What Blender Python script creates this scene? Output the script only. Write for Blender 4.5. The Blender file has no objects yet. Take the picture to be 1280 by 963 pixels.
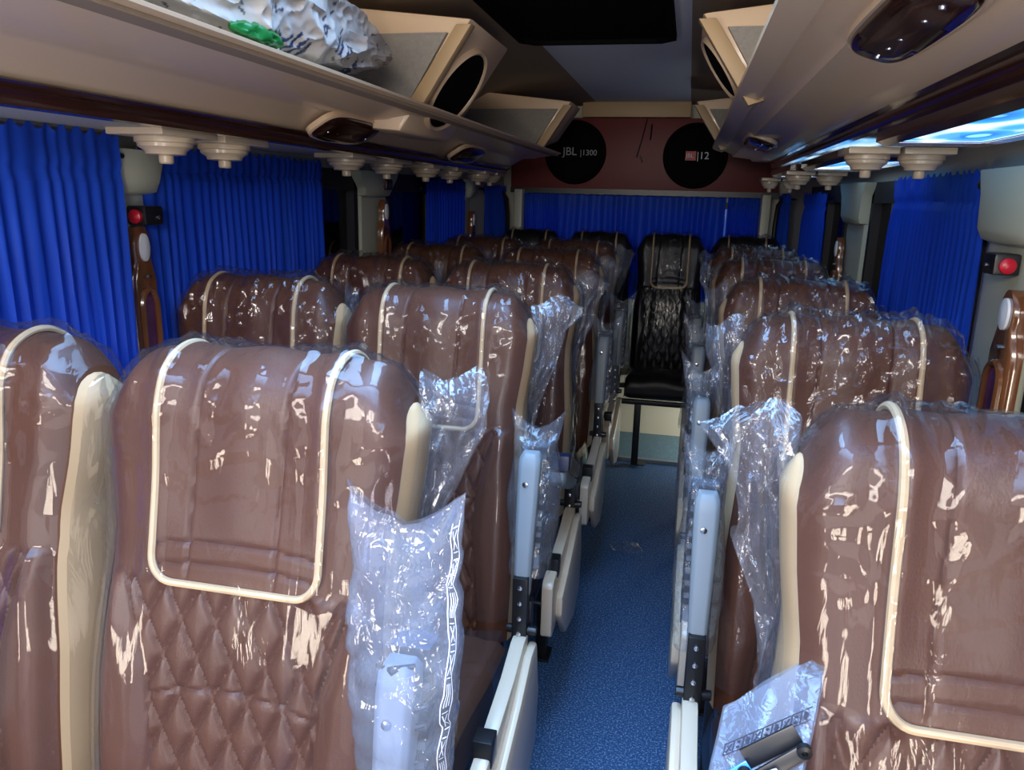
import bpy, math, random
import numpy as np
from mathutils import Vector, Matrix

C = bpy.context.scene.collection
SC = bpy.context.scene
random.seed(7)

# ------------------------------------------------------------------ camera
EYE = 1.42
def _basis():
    f = 961.0
    F = np.array([222.0, -231.5, f]); F /= np.linalg.norm(F)      # the bus axis seen from the lens
    R = np.array([1.0, 0.025, 0.0]); R -= F * R.dot(F); R /= np.linalg.norm(R)
    U = np.cross(R, F)
    if U[1] > 0: U = -U
    return R, F, U
R_, F_, U_ = _basis()
cam = bpy.data.cameras.new('camera'); cam.sensor_width = 36.0; cam.sensor_fit = 'HORIZONTAL'
cam.lens = 961.0 / 1280.0 * 36.0; cam.clip_start = 0.02
co = bpy.data.objects.new('camera', cam); C.objects.link(co)
right = (R_[0], F_[0], U_[0]); down = (R_[1], F_[1], U_[1]); fwd = (R_[2], F_[2], U_[2])
co.matrix_world = Matrix(((right[0], -down[0], -fwd[0], 0), (right[1], -down[1], -fwd[1], 0),
                          (right[2], -down[2], -fwd[2], EYE), (0, 0, 0, 1)))
SC.camera = co

# ------------------------------------------------------------------ light and exposure
SC.view_settings.view_transform = 'Standard'
try: SC.view_settings.look = 'None'
except Exception: pass
SC.view_settings.gamma = 1.0
SC.view_settings.use_curve_mapping = False
SC.view_settings.exposure = 0.0
SC.cycles.transparent_max_bounces = 24
SC.cycles.sample_clamp_indirect = 6.0
SC.cycles.caustics_reflective = False
SC.cycles.caustics_refractive = False

W = bpy.data.worlds.new('sky'); SC.world = W; W.use_nodes = True
wn = W.node_tree.nodes; wl = W.node_tree.links
for n in list(wn): wn.remove(n)
wo = wn.new('ShaderNodeOutputWorld'); wb = wn.new('ShaderNodeBackground')
wb.inputs['Color'].default_value = (0.62, 0.78, 1.0, 1); wb.inputs['Strength'].default_value = 1.1
wl.new(wb.outputs[0], wo.inputs[0])

def area(name, loc, target, sx, sy, energy, col, spread=180):
    l = bpy.data.lights.new(name, 'AREA'); l.shape = 'RECTANGLE'; l.size = sx; l.size_y = sy
    l.energy = energy; l.color = col; l.spread = math.radians(spread)
    o = bpy.data.objects.new(name, l); C.objects.link(o); o.location = loc
    o.rotation_euler = (Vector(target) - Vector(loc)).to_track_quat('-Z', 'Y').to_euler()
    return o
# daylight through the windscreen behind the camera
area('windscreen_daylight', (-0.3, -1.25, 1.38), (-0.3, 2.4, 1.30), 1.9, 1.0, 10, (1.0, 0.88, 0.76))
# low warm lamps added in the unseen cab to brighten the racks
area('cab_right_fill', (0.60, -1.22, 0.58), (-0.75, 0.9, 1.50), 0.45, 0.45, 18, (1.0, 0.86, 0.70))
area('cab_left_fill', (-1.20, -1.22, 0.58), (0.15, 0.9, 1.55), 0.45, 0.45, 18, (1.0, 0.86, 0.70))
# the raked upper part of the windscreen, where the sun comes in
area('windscreen_top_daylight', (-0.3, -1.05, 1.92), (-0.3, 1.6, 0.9), 1.7, 0.35, 48, (1.0, 0.90, 0.80))
# blue lamp added above the front rows for highlights on the seat tops
area('overhead_blue_fill', (-0.34, 1.08, 2.02), (-0.34, 1.08, 0), 0.50, 1.05, 20, (0.30, 0.56, 1.0), 120)
# wider blue lamp added in an invented roof opening, for the film highlights
area('front_blue_fill', (-0.30, -0.15, 2.02), (-0.30, -0.15, 0), 1.3, 1.2, 52, (0.28, 0.54, 1.0), 115)
# low lamp added beside the rear bench to brighten the floor there
area('rear_floor_fill', (0.62, 4.32, 0.20), (-0.4, 4.34, 0.1), 0.4, 0.28, 10.0, (0.85, 0.95, 1.0))

# ------------------------------------------------------------------ helpers
def sstep(a, b, x):
    t = np.clip((np.asarray(x, float) - a) / (b - a), 0, 1); return t * t * (3 - 2 * t)

def vnoise(x, y, seed=0):
    x = np.asarray(x, float); y = np.asarray(y, float)
    xi = np.floor(x).astype(np.int64); yi = np.floor(y).astype(np.int64)
    fx = x - xi; fy = y - yi; fx = fx * fx * (3 - 2 * fx); fy = fy * fy * (3 - 2 * fy)
    def h(a, b):
        n = (a * 374761393 + b * 668265263 + seed * 974634777) & 0x7fffffff
        n = ((n ^ (n >> 13)) * 1274126177) & 0x7fffffff
        return ((n ^ (n >> 16)) & 0xffff) / 65535.0
    return (h(xi, yi) * (1 - fx) + h(xi + 1, yi) * fx) * (1 - fy) + (h(xi, yi + 1) * (1 - fx) + h(xi + 1, yi + 1) * fx) * fy
def ridge(x, y, seed=0): return 1 - np.abs(2 * vnoise(x, y, seed) - 1)

class MB:
    def __init__(s): s.v = []; s.f = []; s.m = []; s.n = 0
    def add(s, verts, faces, mi=0):
        b = s.n; s.v.extend([tuple(map(float, p)) for p in verts]); s.n += len(verts)
        s.f.extend([tuple(b + i for i in f) for f in faces]); s.m.extend([mi] * len(faces)); return s
    def box(s, x0, x1, y0, y1, z0, z1, mi=0):
        vs = [(x0,y0,z0),(x1,y0,z0),(x1,y1,z0),(x0,y1,z0),(x0,y0,z1),(x1,y0,z1),(x1,y1,z1),(x0,y1,z1)]
        return s.add(vs, [(0,3,2,1),(4,5,6,7),(0,1,5,4),(1,2,6,5),(2,3,7,6),(3,0,4,7)], mi)
    def prism(s, poly, axis, a, b, mi=0):
        # poly in the two remaining axes, extruded along axis from a to b
        n = len(poly); vs = []
        for t in (a, b):
            for p, q in poly:
                vs.append((t,p,q) if axis == 'x' else (p,t,q) if axis == 'y' else (p,q,t))
        fs = [tuple(range(n)), tuple(range(2*n-1, n-1, -1))]
        fs += [(i, (i+1) % n + 0, (i+1) % n + n, i + n) for i in range(n)]
        return s.add(vs, fs, mi)
    def grid(s, P, mi=0, flip=False, wrap=False):
        P = np.asarray(P); a, b = P.shape[:2]; vs = P.reshape(-1, 3); fs = []
        for i in range(a - 1):
            for j in range(b if wrap else b - 1):
                k = (j + 1) % b
                q = (i*b+j, i*b+k, (i+1)*b+k, (i+1)*b+j)
                fs.append(q[::-1] if flip else q)
        return s.add(vs, fs, mi)
    def tube(s, pts, r, seg=8, mi=0, cap=True):
        pts = [Vector(p) for p in pts]; rings = []; n = len(pts)
        up = Vector((0.13, 0.21, 0.97)).normalized(); prev = None
        for i, p in enumerate(pts):
            d = (pts[min(i+1, n-1)] - pts[max(i-1, 0)]).normalized()
            a = (prev - d * prev.dot(d)) if prev is not None else d.cross(up)
            if a.length < 1e-6: a = d.cross(Vector((1, 0, 0)))
            a.normalize(); prev = a; b = d.cross(a)
            rr = r[i] if isinstance(r, (list, tuple)) else r
            rings.append([p + a * rr * math.cos(2*math.pi*k/seg) + b * rr * math.sin(2*math.pi*k/seg) for k in range(seg)])
        s.grid(rings, mi, wrap=True)
        if cap:
            b0 = s.n - n * seg
            s.f.append(tuple(b0 + k for k in range(seg))[::-1]); s.m.append(mi)
            s.f.append(tuple(b0 + (n-1)*seg + k for k in range(seg))); s.m.append(mi)
        return s
    def lathe(s, prof, c, axis='z', seg=32, mi=0, sx=1.0, sy=1.0):
        rings = []
        for r, h in prof:
            ring = []
            for k in range(seg):
                a = 2*math.pi*k/seg; p, q = r*math.cos(a)*sx, r*math.sin(a)*sy
                ring.append((c[0]+p, c[1]+q, c[2]+h) if axis == 'z' else (c[0]+p, c[1]+h, c[2]+q) if axis == 'y' else (c[0]+h, c[1]+p, c[2]+q))
            rings.append(ring)
        s.grid(rings, mi, wrap=True)
        b0 = s.n - len(prof)*seg
        s.f.append(tuple(b0 + k for k in range(seg))); s.m.append(mi)
        s.f.append(tuple(b0 + (len(prof)-1)*seg + k for k in range(seg))); s.m.append(mi)
        return s
    def mesh(s, name, mats, smooth=True, bevel=0):
        me = bpy.data.meshes.new(name); me.from_pydata(s.v, [], s.f)
        for m in (mats if isinstance(mats, (list, tuple)) else [mats]): me.materials.append(m)
        me.polygons.foreach_set('material_index', s.m)
        import bmesh
        bm = bmesh.new(); bm.from_mesh(me)
        bmesh.ops.recalc_face_normals(bm, faces=bm.faces)
        if bevel:
            es = [e for e in bm.edges if len(e.link_faces) == 2 and e.calc_face_angle(0) > 0.6]
            bmesh.ops.bevel(bm, geom=es, offset=bevel, segments=2, affect='EDGES', clamp_overlap=True, profile=0.6)
        bm.to_mesh(me); bm.free()
        if smooth:
            me.polygons.foreach_set('use_smooth', [True] * len(me.polygons))
            try: me.set_sharp_from_angle(angle=math.radians(42))
            except Exception: pass
        me.update(); return me

def link(name, me, parent=None, kind=None, label=None):
    o = bpy.data.objects.new(name, me); C.objects.link(o)
    if parent is not None: o.parent = parent
    if kind: o['kind'] = kind
    if label: o['label'] = label
    return o
def obj(name, mb, mats, parent=None, kind=None, label=None, smooth=True, bevel=0):
    return link(name, mb.mesh(name, mats, smooth, bevel), parent, kind, label)
def tag(o, label, cat, group=None):
    o['label'] = label; o['category'] = cat
    if group: o['group'] = group
    return o
def thing(name, label, cat, loc=(0, 0, 0), group=None):
    o = bpy.data.objects.new(name, None); C.objects.link(o); o.location = loc; o.empty_display_size = 0.05
    return tag(o, label, cat, group)

# ------------------------------------------------------------------ materials
def mat(name, col, rough=0.5, metal=0.0, spec=0.5, coat=0.0, bump=None, var=None, emit=None, estr=1.0, transl=0.0):
    m = bpy.data.materials.new(name); m.use_nodes = True
    nt = m.node_tree; b = nt.nodes['Principled BSDF']
    b.inputs['Base Color'].default_value = (*col, 1); b.inputs['Roughness'].default_value = rough
    b.inputs['Metallic'].default_value = metal; b.inputs['Specular IOR Level'].default_value = spec
    b.inputs['Coat Weight'].default_value = coat; b.inputs['Coat Roughness'].default_value = 0.08
    tc = nt.nodes.new('ShaderNodeTexCoord')
    if var:
        sc, amt, stretch = var
        mp = nt.nodes.new('ShaderNodeMapping'); mp.inputs['Scale'].default_value = stretch
        no = nt.nodes.new('ShaderNodeTexNoise'); no.inputs['Scale'].default_value = sc; no.inputs['Detail'].default_value = 5
        mx = nt.nodes.new('ShaderNodeMix'); mx.data_type = 'RGBA'
        mx.inputs['A'].default_value = (*[c*(1-amt) for c in col], 1)
        mx.inputs['B'].default_value = (*[min(1, c*(1+amt)) for c in col], 1)
        nt.links.new(tc.outputs['Object'], mp.inputs[0]); nt.links.new(mp.outputs[0], no.inputs[0])
        nt.links.new(no.outputs['Fac'], mx.inputs['Factor']); nt.links.new(mx.outputs['Result'], b.inputs['Base Color'])
    if bump:
        sc, st, stretch = bump
        mp = nt.nodes.new('ShaderNodeMapping'); mp.inputs['Scale'].default_value = stretch
        no = nt.nodes.new('ShaderNodeTexNoise'); no.inputs['Scale'].default_value = sc; no.inputs['Detail'].default_value = 4
        bp = nt.nodes.new('ShaderNodeBump'); bp.inputs['Strength'].default_value = st; bp.inputs['Distance'].default_value = 0.004
        nt.links.new(tc.outputs['Object'], mp.inputs[0]); nt.links.new(mp.outputs[0], no.inputs[0])
        nt.links.new(no.outputs['Fac'], bp.inputs['Height']); nt.links.new(bp.outputs[0], b.inputs['Normal'])
    if emit:
        b.inputs['Emission Color'].default_value = (*emit, 1); b.inputs['Emission Strength'].default_value = estr
    if transl:
        tr = nt.nodes.new('ShaderNodeBsdfTranslucent'); tr.inputs[0].default_value = (*col, 1)
        mx = nt.nodes.new('ShaderNodeMixShader'); mx.inputs[0].default_value = transl
        nt.links.new(b.outputs[0], mx.inputs[1]); nt.links.new(tr.outputs[0], mx.inputs[2])
        nt.links.new(mx.outputs[0], nt.nodes['Material Output'].inputs[0])
    return m

def film_mat(name, haze=0.02, tint=(0.95, 0.97, 1.0), bscale=(26, 26, 7), bstr=0.35, gain=1.4, rough=0.07, fmax=0.36, facet=0.5):
    m = bpy.data.materials.new(name); m.use_nodes = True; nt = m.node_tree; N = nt.nodes; L = nt.links
    N.remove(N['Principled BSDF']); out = N['Material Output']
    tc = N.new('ShaderNodeTexCoord'); mp = N.new('ShaderNodeMapping'); mp.inputs['Scale'].default_value = bscale
    L.new(tc.outputs['Object'], mp.inputs[0])
    n1 = N.new('ShaderNodeTexNoise'); n1.inputs['Scale'].default_value = 1.0; n1.inputs['Detail'].default_value = 3
    n1.inputs['Distortion'].default_value = 1.2; L.new(mp.outputs[0], n1.inputs[0])
    bp = N.new('ShaderNodeBump'); bp.inputs['Strength'].default_value = bstr; bp.inputs['Distance'].default_value = 0.012
    vo = N.new('ShaderNodeTexVoronoi'); vo.inputs['Scale'].default_value = 1.5; vm = N.new('ShaderNodeVectorMath'); vm.operation = 'ADD'
    L.new(mp.outputs[0], vm.inputs[0]); L.new(n1.outputs['Color'], vm.inputs[1]); L.new(vm.outputs[0], vo.inputs['Vector'])
    ad = N.new('ShaderNodeMath'); ad.operation = 'MULTIPLY_ADD'; ad.inputs[1].default_value = facet
    L.new(vo.outputs['Distance'], ad.inputs[0]); L.new(n1.outputs['Fac'], ad.inputs[2]); L.new(ad.outputs[0], bp.inputs['Height'])
    fr = N.new('ShaderNodeFresnel'); fr.inputs[0].default_value = 1.5; L.new(bp.outputs[0], fr.inputs['Normal'])
    mu = N.new('ShaderNodeMath'); mu.operation = 'MULTIPLY'; mu.use_clamp = True; mu.inputs[1].default_value = gain
    L.new(fr.outputs[0], mu.inputs[0])
    mn = N.new('ShaderNodeMath'); mn.operation = 'MINIMUM'; mn.inputs[1].default_value = fmax; L.new(mu.outputs[0], mn.inputs[0]); mu = mn
    tr = N.new('ShaderNodeBsdfTransparent'); tr.inputs[0].default_value = (*tint, 1)
    gl = N.new('ShaderNodeBsdfGlossy'); gl.inputs['Roughness'].default_value = rough; L.new(bp.outputs[0], gl.inputs['Normal'])
    df = N.new('ShaderNodeBsdfDiffuse'); df.inputs[0].default_value = (0.75, 0.80, 0.92, 1)
    m1 = N.new('ShaderNodeMixShader'); m1.inputs[0].default_value = haze
    L.new(tr.outputs[0], m1.inputs[1]); L.new(df.outputs[0], m1.inputs[2])
    m2 = N.new('ShaderNodeMixShader'); L.new(mu.outputs[0], m2.inputs[0]); L.new(m1.outputs[0], m2.inputs[1]); L.new(gl.outputs[0], m2.inputs[2])
    L.new(m2.outputs[0], out.inputs[0]); return m

M = {}
M['leather'] = mat('brown_leather', (0.094, 0.031, 0.013), 0.40, var=(9, 0.22, (1, 1, 1)), spec=0.36, bump=(420, 0.12, (1, 1, 0.6)))
M['dark_leather'] = mat('black_brown_leather', (0.010, 0.007, 0.007), 0.4, spec=0.36, bump=(420, 0.12, (1, 1, 0.6)))
M['cream_leather'] = mat('cream_leather', (0.56, 0.37, 0.20), 0.5, spec=0.25, bump=(380, 0.08, (1, 1, 1)))
M['piping'] = mat('cream_piping', (0.56, 0.38, 0.21), 0.5, spec=0.3)
M['film'] = film_mat('clear_film', haze=0.012, bscale=(34, 34, 9), bstr=0.08, gain=0.72, rough=0.05, facet=0.4)
M['film_creased'] = film_mat('creased_clear_film', haze=0.012, bscale=(34, 34, 12), bstr=0.30, gain=1.15, rough=0.05, facet=0.6)
M['film_rear'] = film_mat('clear_film_rear', haze=0.004, bscale=(34, 34, 9), bstr=0.30, gain=0.55, rough=0.10)
M['film_flap'] = film_mat('loose_film', haze=0.045, bscale=(30, 30, 22), bstr=0.5, gain=1.25)
M['film_bag'] = film_mat('bag_film', haze=0.10, tint=(0.80, 0.83, 0.95), bscale=(30, 30, 20), bstr=0.38, gain=1.1)
M['grey_plastic'] = mat('grey_plastic', (0.23, 0.26, 0.28), 0.45)
M['dark_pad'] = mat('charcoal_pad', (0.06, 0.075, 0.10), 0.5)
M['navy_pad'] = mat('navy_pad', (0.012, 0.022, 0.06), 0.4)
M['black'] = mat('black_plastic', (0.008, 0.008, 0.010), 0.35)
M['black_metal'] = mat('black_metal', (0.012, 0.012, 0.013), 0.35, metal=0.3)
M['steel'] = mat('steel', (0.6, 0.6, 0.62), 0.25, metal=1.0)
M['cream_plastic'] = mat('cream_plastic', (0.60, 0.48, 0.34), 0.3, coat=0.2)
M['rack'] = mat('beige_rack', (0.84, 0.61, 0.40), 0.33, coat=0.25)
M['board'] = mat('cream_board', (0.52, 0.35, 0.18), 0.5)
M['lining'] = mat('grey_carpet_lining', (0.36, 0.33, 0.29), 0.95, bump=(300, 0.6, (1, 1, 1)), var=(120, 0.2, (1, 1, 1)))
M['dark_wood'] = mat('dark_wood_veneer', (0.045, 0.014, 0.008), 0.18, coat=0.6, var=(6, 0.5, (8, 0.6, 8)))
M['wood'] = mat('brown_wood_veneer', (0.17, 0.06, 0.02), 0.16, coat=0.8, var=(8, 0.5, (6, 6, 0.8)))
M['ceil_grey'] = mat('grey_headliner', (0.78, 0.80, 0.92), 0.9, bump=(200, 0.3, (1, 1, 1)))
M['ceil_brown'] = mat('brown_headliner', (0.34, 0.25, 0.17), 0.8, bump=(200, 0.3, (1, 1, 1)))
M['wall'] = mat('pale_wall_panel', (0.55, 0.53, 0.42), 0.5)
M['pillar'] = mat('pale_pillar_cover', (0.56, 0.58, 0.46), 0.38)
M['black_rubber'] = mat('black_rubber', (0.006, 0.006, 0.007), 0.5)
M['red'] = mat('dark_red_board', (0.15, 0.012, 0.010), 0.5, var=(14, 0.15, (1, 1, 1)))
M['cone'] = mat('black_speaker', (0.003, 0.003, 0.0035), 0.8, spec=0.08)
M['soffit'] = mat('mirror_dark_acrylic', (0.05, 0.06, 0.09), 0.06, coat=1.0)
M['curtain'] = mat('royal_blue_curtain', (0.014, 0.100, 0.85), 0.6, transl=0.35, var=(5, 0.25, (9, 9, 0.4)))
M['sack'] = None
M['green'] = mat('green_bag', (0.01, 0.16, 0.03), 0.35)
M['red_button'] = mat('red_button', (0.55, 0.01, 0.03), 0.3)
M['white_lens'] = mat('white_lens', (0.8, 0.84, 0.9), 0.25)
M['white_print'] = mat('white_print', (0.75, 0.78, 0.85), 0.6)
M['dark_print'] = mat('dark_print', (0.02, 0.02, 0.035), 0.6)
M['grey_print'] = mat('grey_print', (0.4, 0.4, 0.42), 0.6)
M['red_print'] = mat('red_print', (0.55, 0.10, 0.08), 0.5)
M['tint'] = film_mat('tinted_glass', haze=0.0, tint=(0.20, 0.28, 0.48), bscale=(1, 1, 1), bstr=0.0, gain=1.0, rough=0.0, fmax=1.0)
M['amber'] = mat('dark_amber_lens', (0.03, 0.008, 0.004), 0.12, coat=0.3)
M['purple'] = mat('purple_tray', (0.10, 0.02, 0.09), 0.2, coat=0.5, var=(14, 0.9, (1, 1, 1)))

def floor_mat(name, base, dots):
    m = mat(name, base, 0.55); nt = m.node_tree; b = nt.nodes['Principled BSDF']
    tc = nt.nodes.new('ShaderNodeTexCoord')
    vo = nt.nodes.new('ShaderNodeTexNoise'); vo.inputs['Scale'].default_value = 190; vo.inputs['Detail'].default_value = 2
    rp = nt.nodes.new('ShaderNodeValToRGB'); rp.color_ramp.elements[0].position = 0.50; rp.color_ramp.elements[1].position = 0.72
    rp.color_ramp.elements[0].color = (*base, 1); rp.color_ramp.elements[1].color = (*dots, 1)
    nt.links.new(tc.outputs['Object'], vo.inputs[0]); nt.links.new(vo.outputs['Fac'], rp.inputs[0])
    nt.links.new(rp.outputs[0], b.inputs['Base Color']); return m
M['floor'] = floor_mat('blue_speckled_vinyl', (0.020, 0.075, 0.19), (0.30, 0.44, 0.62))
M['rear_floor'] = floor_mat('teal_speckled_vinyl', (0.10, 0.20, 0.25), (0.30, 0.42, 0.46))

def print_panel_mat():
    # back-lit printed panel: turquoise sea, pale discs
    m = bpy.data.materials.new('lit_print'); m.use_nodes = True; nt = m.node_tree; N = nt.nodes; L = nt.links
    b = N['Principled BSDF']; b.inputs['Roughness'].default_value = 0.1; b.inputs['Base Color'].default_value = (0.02, 0.05, 0.1, 1)
    tc = N.new('ShaderNodeTexCoord'); mp = N.new('ShaderNodeMapping'); mp.inputs['Scale'].default_value = (9, 3.4, 1)
    vo = N.new('ShaderNodeTexVoronoi'); vo.inputs['Scale'].default_value = 1.3
    r1 = N.new('ShaderNodeValToRGB'); e = r1.color_ramp.elements
    e[0].position = 0.22; e[0].color = (0.25, 0.75, 1.0, 1); e[1].position = 0.27; e[1].color = (0.02, 0.17, 0.62, 1)
    e2 = e.new(0.55); e2.color = (0.05, 0.38, 0.85, 1); e3 = e.new(0.75); e3.color = (0.75, 0.92, 1.0, 1)
    L.new(tc.outputs['Object'], mp.inputs[0]); L.new(mp.outputs[0], vo.inputs[0]); L.new(vo.outputs['Distance'], r1.inputs[0])
    L.new(r1.outputs[0], b.inputs['Emission Color']); b.inputs['Emission Strength'].default_value = 1.5
    return m
M['lit_print'] = print_panel_mat()
M['lit_edge'] = mat('lit_edge', (0.8, 0.8, 0.85), 0.4, emit=(0.9, 0.85, 1.0), estr=1.0)

def attr_mat(name, attr, rough):
    m = mat(name, (0.5, 0.5, 0.5), rough); nt = m.node_tree
    a = nt.nodes.new('ShaderNodeAttribute'); a.attribute_name = attr
    nt.links.new(a.outputs['Color'], nt.nodes['Principled BSDF'].inputs['Base Color']); return m
M['sack'] = attr_mat('printed_sack', 'print', 0.6)

# ------------------------------------------------------------------ bus shell
YF, YR = -1.3, 4.95          # windscreen and rear wall
CXB = -0.30                  # centre line
floor = obj('floor', MB().box(-1.40, 0.80, YF, 4.13, -0.05, 0.0), M['floor'], kind='structure')
obj('floor', MB().box(-1.40, 0.80, 4.13, YR, -0.05, 0.012), M['rear_floor'], kind='structure')
obj('trim_1', MB().box(-1.30, 0.72, 4.105, 4.135, 0.0, 0.018), M['grey_plastic'], kind='structure')

def ceiling():
    c = MB(); c.box(-0.645, -0.035, 1.62, YR, 1.97, 2.0); c.box(-0.645, -0.59, 0.50, 1.62, 1.97, 2.0); c.box(-0.09, -0.035, 0.50, 1.62, 1.97, 2.0)
    for a in ((-1.45, 0.85, YF, -0.78), (-1.45, 0.85, 1.62, YR + 0.05), (-1.45, -0.59, 0.5, 1.62), (-0.09, 0.85, 0.5, 1.62), (-1.45, -1.08, -0.78, 0.5), (0.48, 0.85, -0.78, 0.5)): c.box(*a, 2.035, 2.05)  # roof openings made for the added blue lamps
    obj('ceiling', c, M['ceil_grey'], kind='structure', label='grey flat headliner panel')
    for s, nm in ((-1, 'wall_left_cove'), (1, 'wall_right_cove')):
        prof = [(0.255, 1.972), (0.50, 1.955), (0.72, 1.91), (0.90, 1.81), (0.985, 1.66), (1.03, 1.50)]
        out = [(x + 0.05, z + 0.04) for x, z in prof][::-1]; out[-1] = (0.255, 2.0)
        mb = MB(); mb.prism([(CXB + s*x, z) for x, z in prof + out], 'y', 0.50, YR)
        obj('ceiling', mb, M['ceil_brown'], kind='structure', label='brown curved headliner beside the grey panel')
ceiling()

def xwall(side, y):   # the walls draw in towards the rear
    base = 0.985
    t = float(sstep(3.8, 4.95, y))
    return CXB + side * (base - 0.12 * t)

WL = [(0.05, 1.50), (1.68, 2.90), (3.22, 4.28)]
WR = [(0.10, 1.66), (2.02, 3.22), (3.68, 4.36)]
def side_wall(name, side, wins):
    mb = MB(); ys = [YF]
    def seg(y0, y1, z0, z1):
        a0, a1 = xwall(side, y0), xwall(side, y1); th = side * 0.05
        poly = [(a0, y0), (a0 + th, y0), (a1 + th, y1), (a1, y1)]
        mb.prism(poly, 'z', z0, z1)
    marks = [0.0, 1.0, 2.0, 3.2, 3.6, 4.0, 4.4, 4.7, YR]
    for a, b in zip(marks[:-1], marks[1:]): seg(a, b, -0.02, 0.86); seg(a, b, 1.50, 1.62)
    edges = [0.0] + [e for w in wins for e in w] + [YR]
    for a, b in zip(edges[0::2], edges[1::2]): seg(a, b, 0.86, 1.50)
    w = obj(name, mb, M['wall'], kind='structure', smooth=False)
    cab = MB(); x0 = xwall(side, 0); cab.box(min(x0, x0 + side*0.05), max(x0, x0 + side*0.05), YF, 0.0, -0.02, 0.90); cab.box(min(x0, x0 + side*0.05), max(x0, x0 + side*0.05), YF, YF + 0.10, 0.90, 2.0)  # unseen cab walls, coloured dark so the seat film reflects less
    cab.box(min(x0, x0 + side*0.05), max(x0, x0 + side*0.05), YF, 0.0, 1.75, 2.0)
    obj('unseen_cab_wall', cab, M['black_rubber'], w, smooth=False, label='unseen cab wall, made dark to keep reflections off the film')
    return w
side_wall('wall_left', -1, WL); side_wall('wall_right', 1, WR)
k = 0
for side, wins in ((-1, WL), (1, WR)):
    for y0, y1 in wins:
        k += 1; a0, a1 = xwall(side, y0), xwall(side, y1)
        P = lambda y: a0 + (a1 - a0) * (y - y0) / (y1 - y0)
        fr = MB(); th = side * 0.045; inn = -side * 0.012
        def bar(ya, yb, za, zb):
            fr.prism([(P(ya) + inn, ya), (P(ya) + th, ya), (P(yb) + th, yb), (P(yb) + inn, yb)], 'z', za, zb)
        bar(y0, y1, 1.425, 1.50); bar(y0, y1, 0.86, 0.90); bar(y0, y0 + 0.035, 0.86, 1.5); bar(y1 - 0.035, y1, 0.86, 1.5)
        ym = (y0 + y1) / 2; bar(ym - 0.012, ym + 0.012, 0.9, 1.43)
        f = obj('window_%d' % k, fr, M['black_rubber'], kind='structure', smooth=False)
        for ya, yb in ((y0 + 0.035, ym - 0.012), (ym + 0.012, y1 - 0.035)):
            p = MB(); p.prism([(P(ya) + side*0.02, ya), (P(ya) + side*0.025, ya), (P(yb) + side*0.025, yb), (P(yb) + side*0.02, yb)], 'z', 0.90, 1.425)
            obj('pane', p, M['tint'], f, smooth=False)

# rear wall with its window
rw = MB(); rw.box(-1.30, 0.72, YR, YR + 0.05, -0.02, 0.95); rw.box(-1.30, 0.72, YR, YR + 0.05, 1.40, 1.99)
rw.box(-1.30, -1.03, YR, YR + 0.05, 0.95, 1.40); rw.box(0.42, 0.72, YR, YR + 0.05, 0.95, 1.40)
obj('wall_back', rw, M['wall'], kind='structure', smooth=False)
rf = MB(); rf.box(-1.03, 0.42, YR - 0.012, YR + 0.04, 1.37, 1.41); rf.box(-1.03, 0.42, YR - 0.012, YR + 0.04, 0.94, 0.97)
rf.box(-1.05, -1.02, YR - 0.012, YR + 0.04, 0.94, 1.41); rf.box(0.41, 0.44, YR - 0.012, YR + 0.04, 0.94, 1.41)
f = obj('window_7', rf, M['black_rubber'], kind='structure', smooth=False)
obj('pane', MB().box(-1.02, 0.41, YR + 0.02, YR + 0.025, 0.97, 1.37), M['tint_rear'] if 'tint_rear' in M else M['tint'], f, smooth=False)
obj('trim_2', MB().box(-0.66, -0.03, 4.80, 4.86, 1.885, 1.97), M['board'], kind='structure', bevel=0.004)
# pale curved corner posts by the rear window
for s in (-1, 1):
    x = CXB + s * 0.735
    mb = MB(); mb.prism([(x - 0.025, 4.78), (x + 0.025, 4.78), (x + 0.03, 4.84), (x - 0.03, 4.84)], 'z', 0.6, 1.46)
    obj('trim_%d' % (3 if s < 0 else 4), mb, M['pillar'], kind='structure', bevel=0.008)
    mb = MB(); xx = CXB + s * 0.79
    mb.tube([(xx, 4.74, 0.7), (xx, 4.74, 1.30), (xx + s*0.005, 4.72, 1.40), (xx + s*0.04, 4.68, 1.46)], 0.014, 8)
    obj('trim_%d' % (5 if s < 0 else 6), mb, M['black_rubber'], kind='structure')

# ------------------------------------------------------------------ subwoofer board
y0 = 4.86
sb = thing('speaker_board', 'dark red board with a black lower edge across the top of the rear wall', 'board', (CXB, y0, 1.46))
obj('panel', MB().prism([(-0.80, 0.01), (0.80, 0.01), (0.80, 0.36), (0.71, 0.425), (-0.71, 0.425), (-0.80, 0.36)], 'y', 0.0, 0.025), M['red'], sb, bevel=0.004)
obj('lower_edge', MB().box(-0.80, 0.80, -0.012, 0.025, -0.02, 0.012), M['black'], sb)
w1 = MB(); w1.tube([(0.02, -0.004, 0.42), (0.0, -0.004, 0.32), (-0.03, -0.004, 0.20)], 0.004, 6); w1.tube([(0.05, -0.004, 0.39), (0.045, -0.004, 0.30)], 0.005, 6)
w1.tube([(-0.01, -0.004, 0.21), (0.005, -0.004, 0.17)], 0.004, 6)
obj('wire', w1, M['black'], sb, label='thin black wire hanging on the red board')
def font_obj(name, txt, size, m, loc, parent, rot=(math.pi/2, 0, 0)):
    cu = bpy.data.curves.new(name, 'FONT'); cu.body = txt; cu.size = size; cu.extrude = 0.0008; cu.align_x = 'LEFT'; cu.align_y = 'CENTER'
    tmp = bpy.data.objects.new('tmp', cu); C.objects.link(tmp); dg = bpy.context.evaluated_depsgraph_get()
    me = bpy.data.meshes.new_from_object(tmp.evaluated_get(dg)); bpy.data.objects.remove(tmp); me.materials.clear(); me.materials.append(m)
    o = link(name, me, parent); o.location = loc; o.rotation_euler = rot; return o
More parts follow.
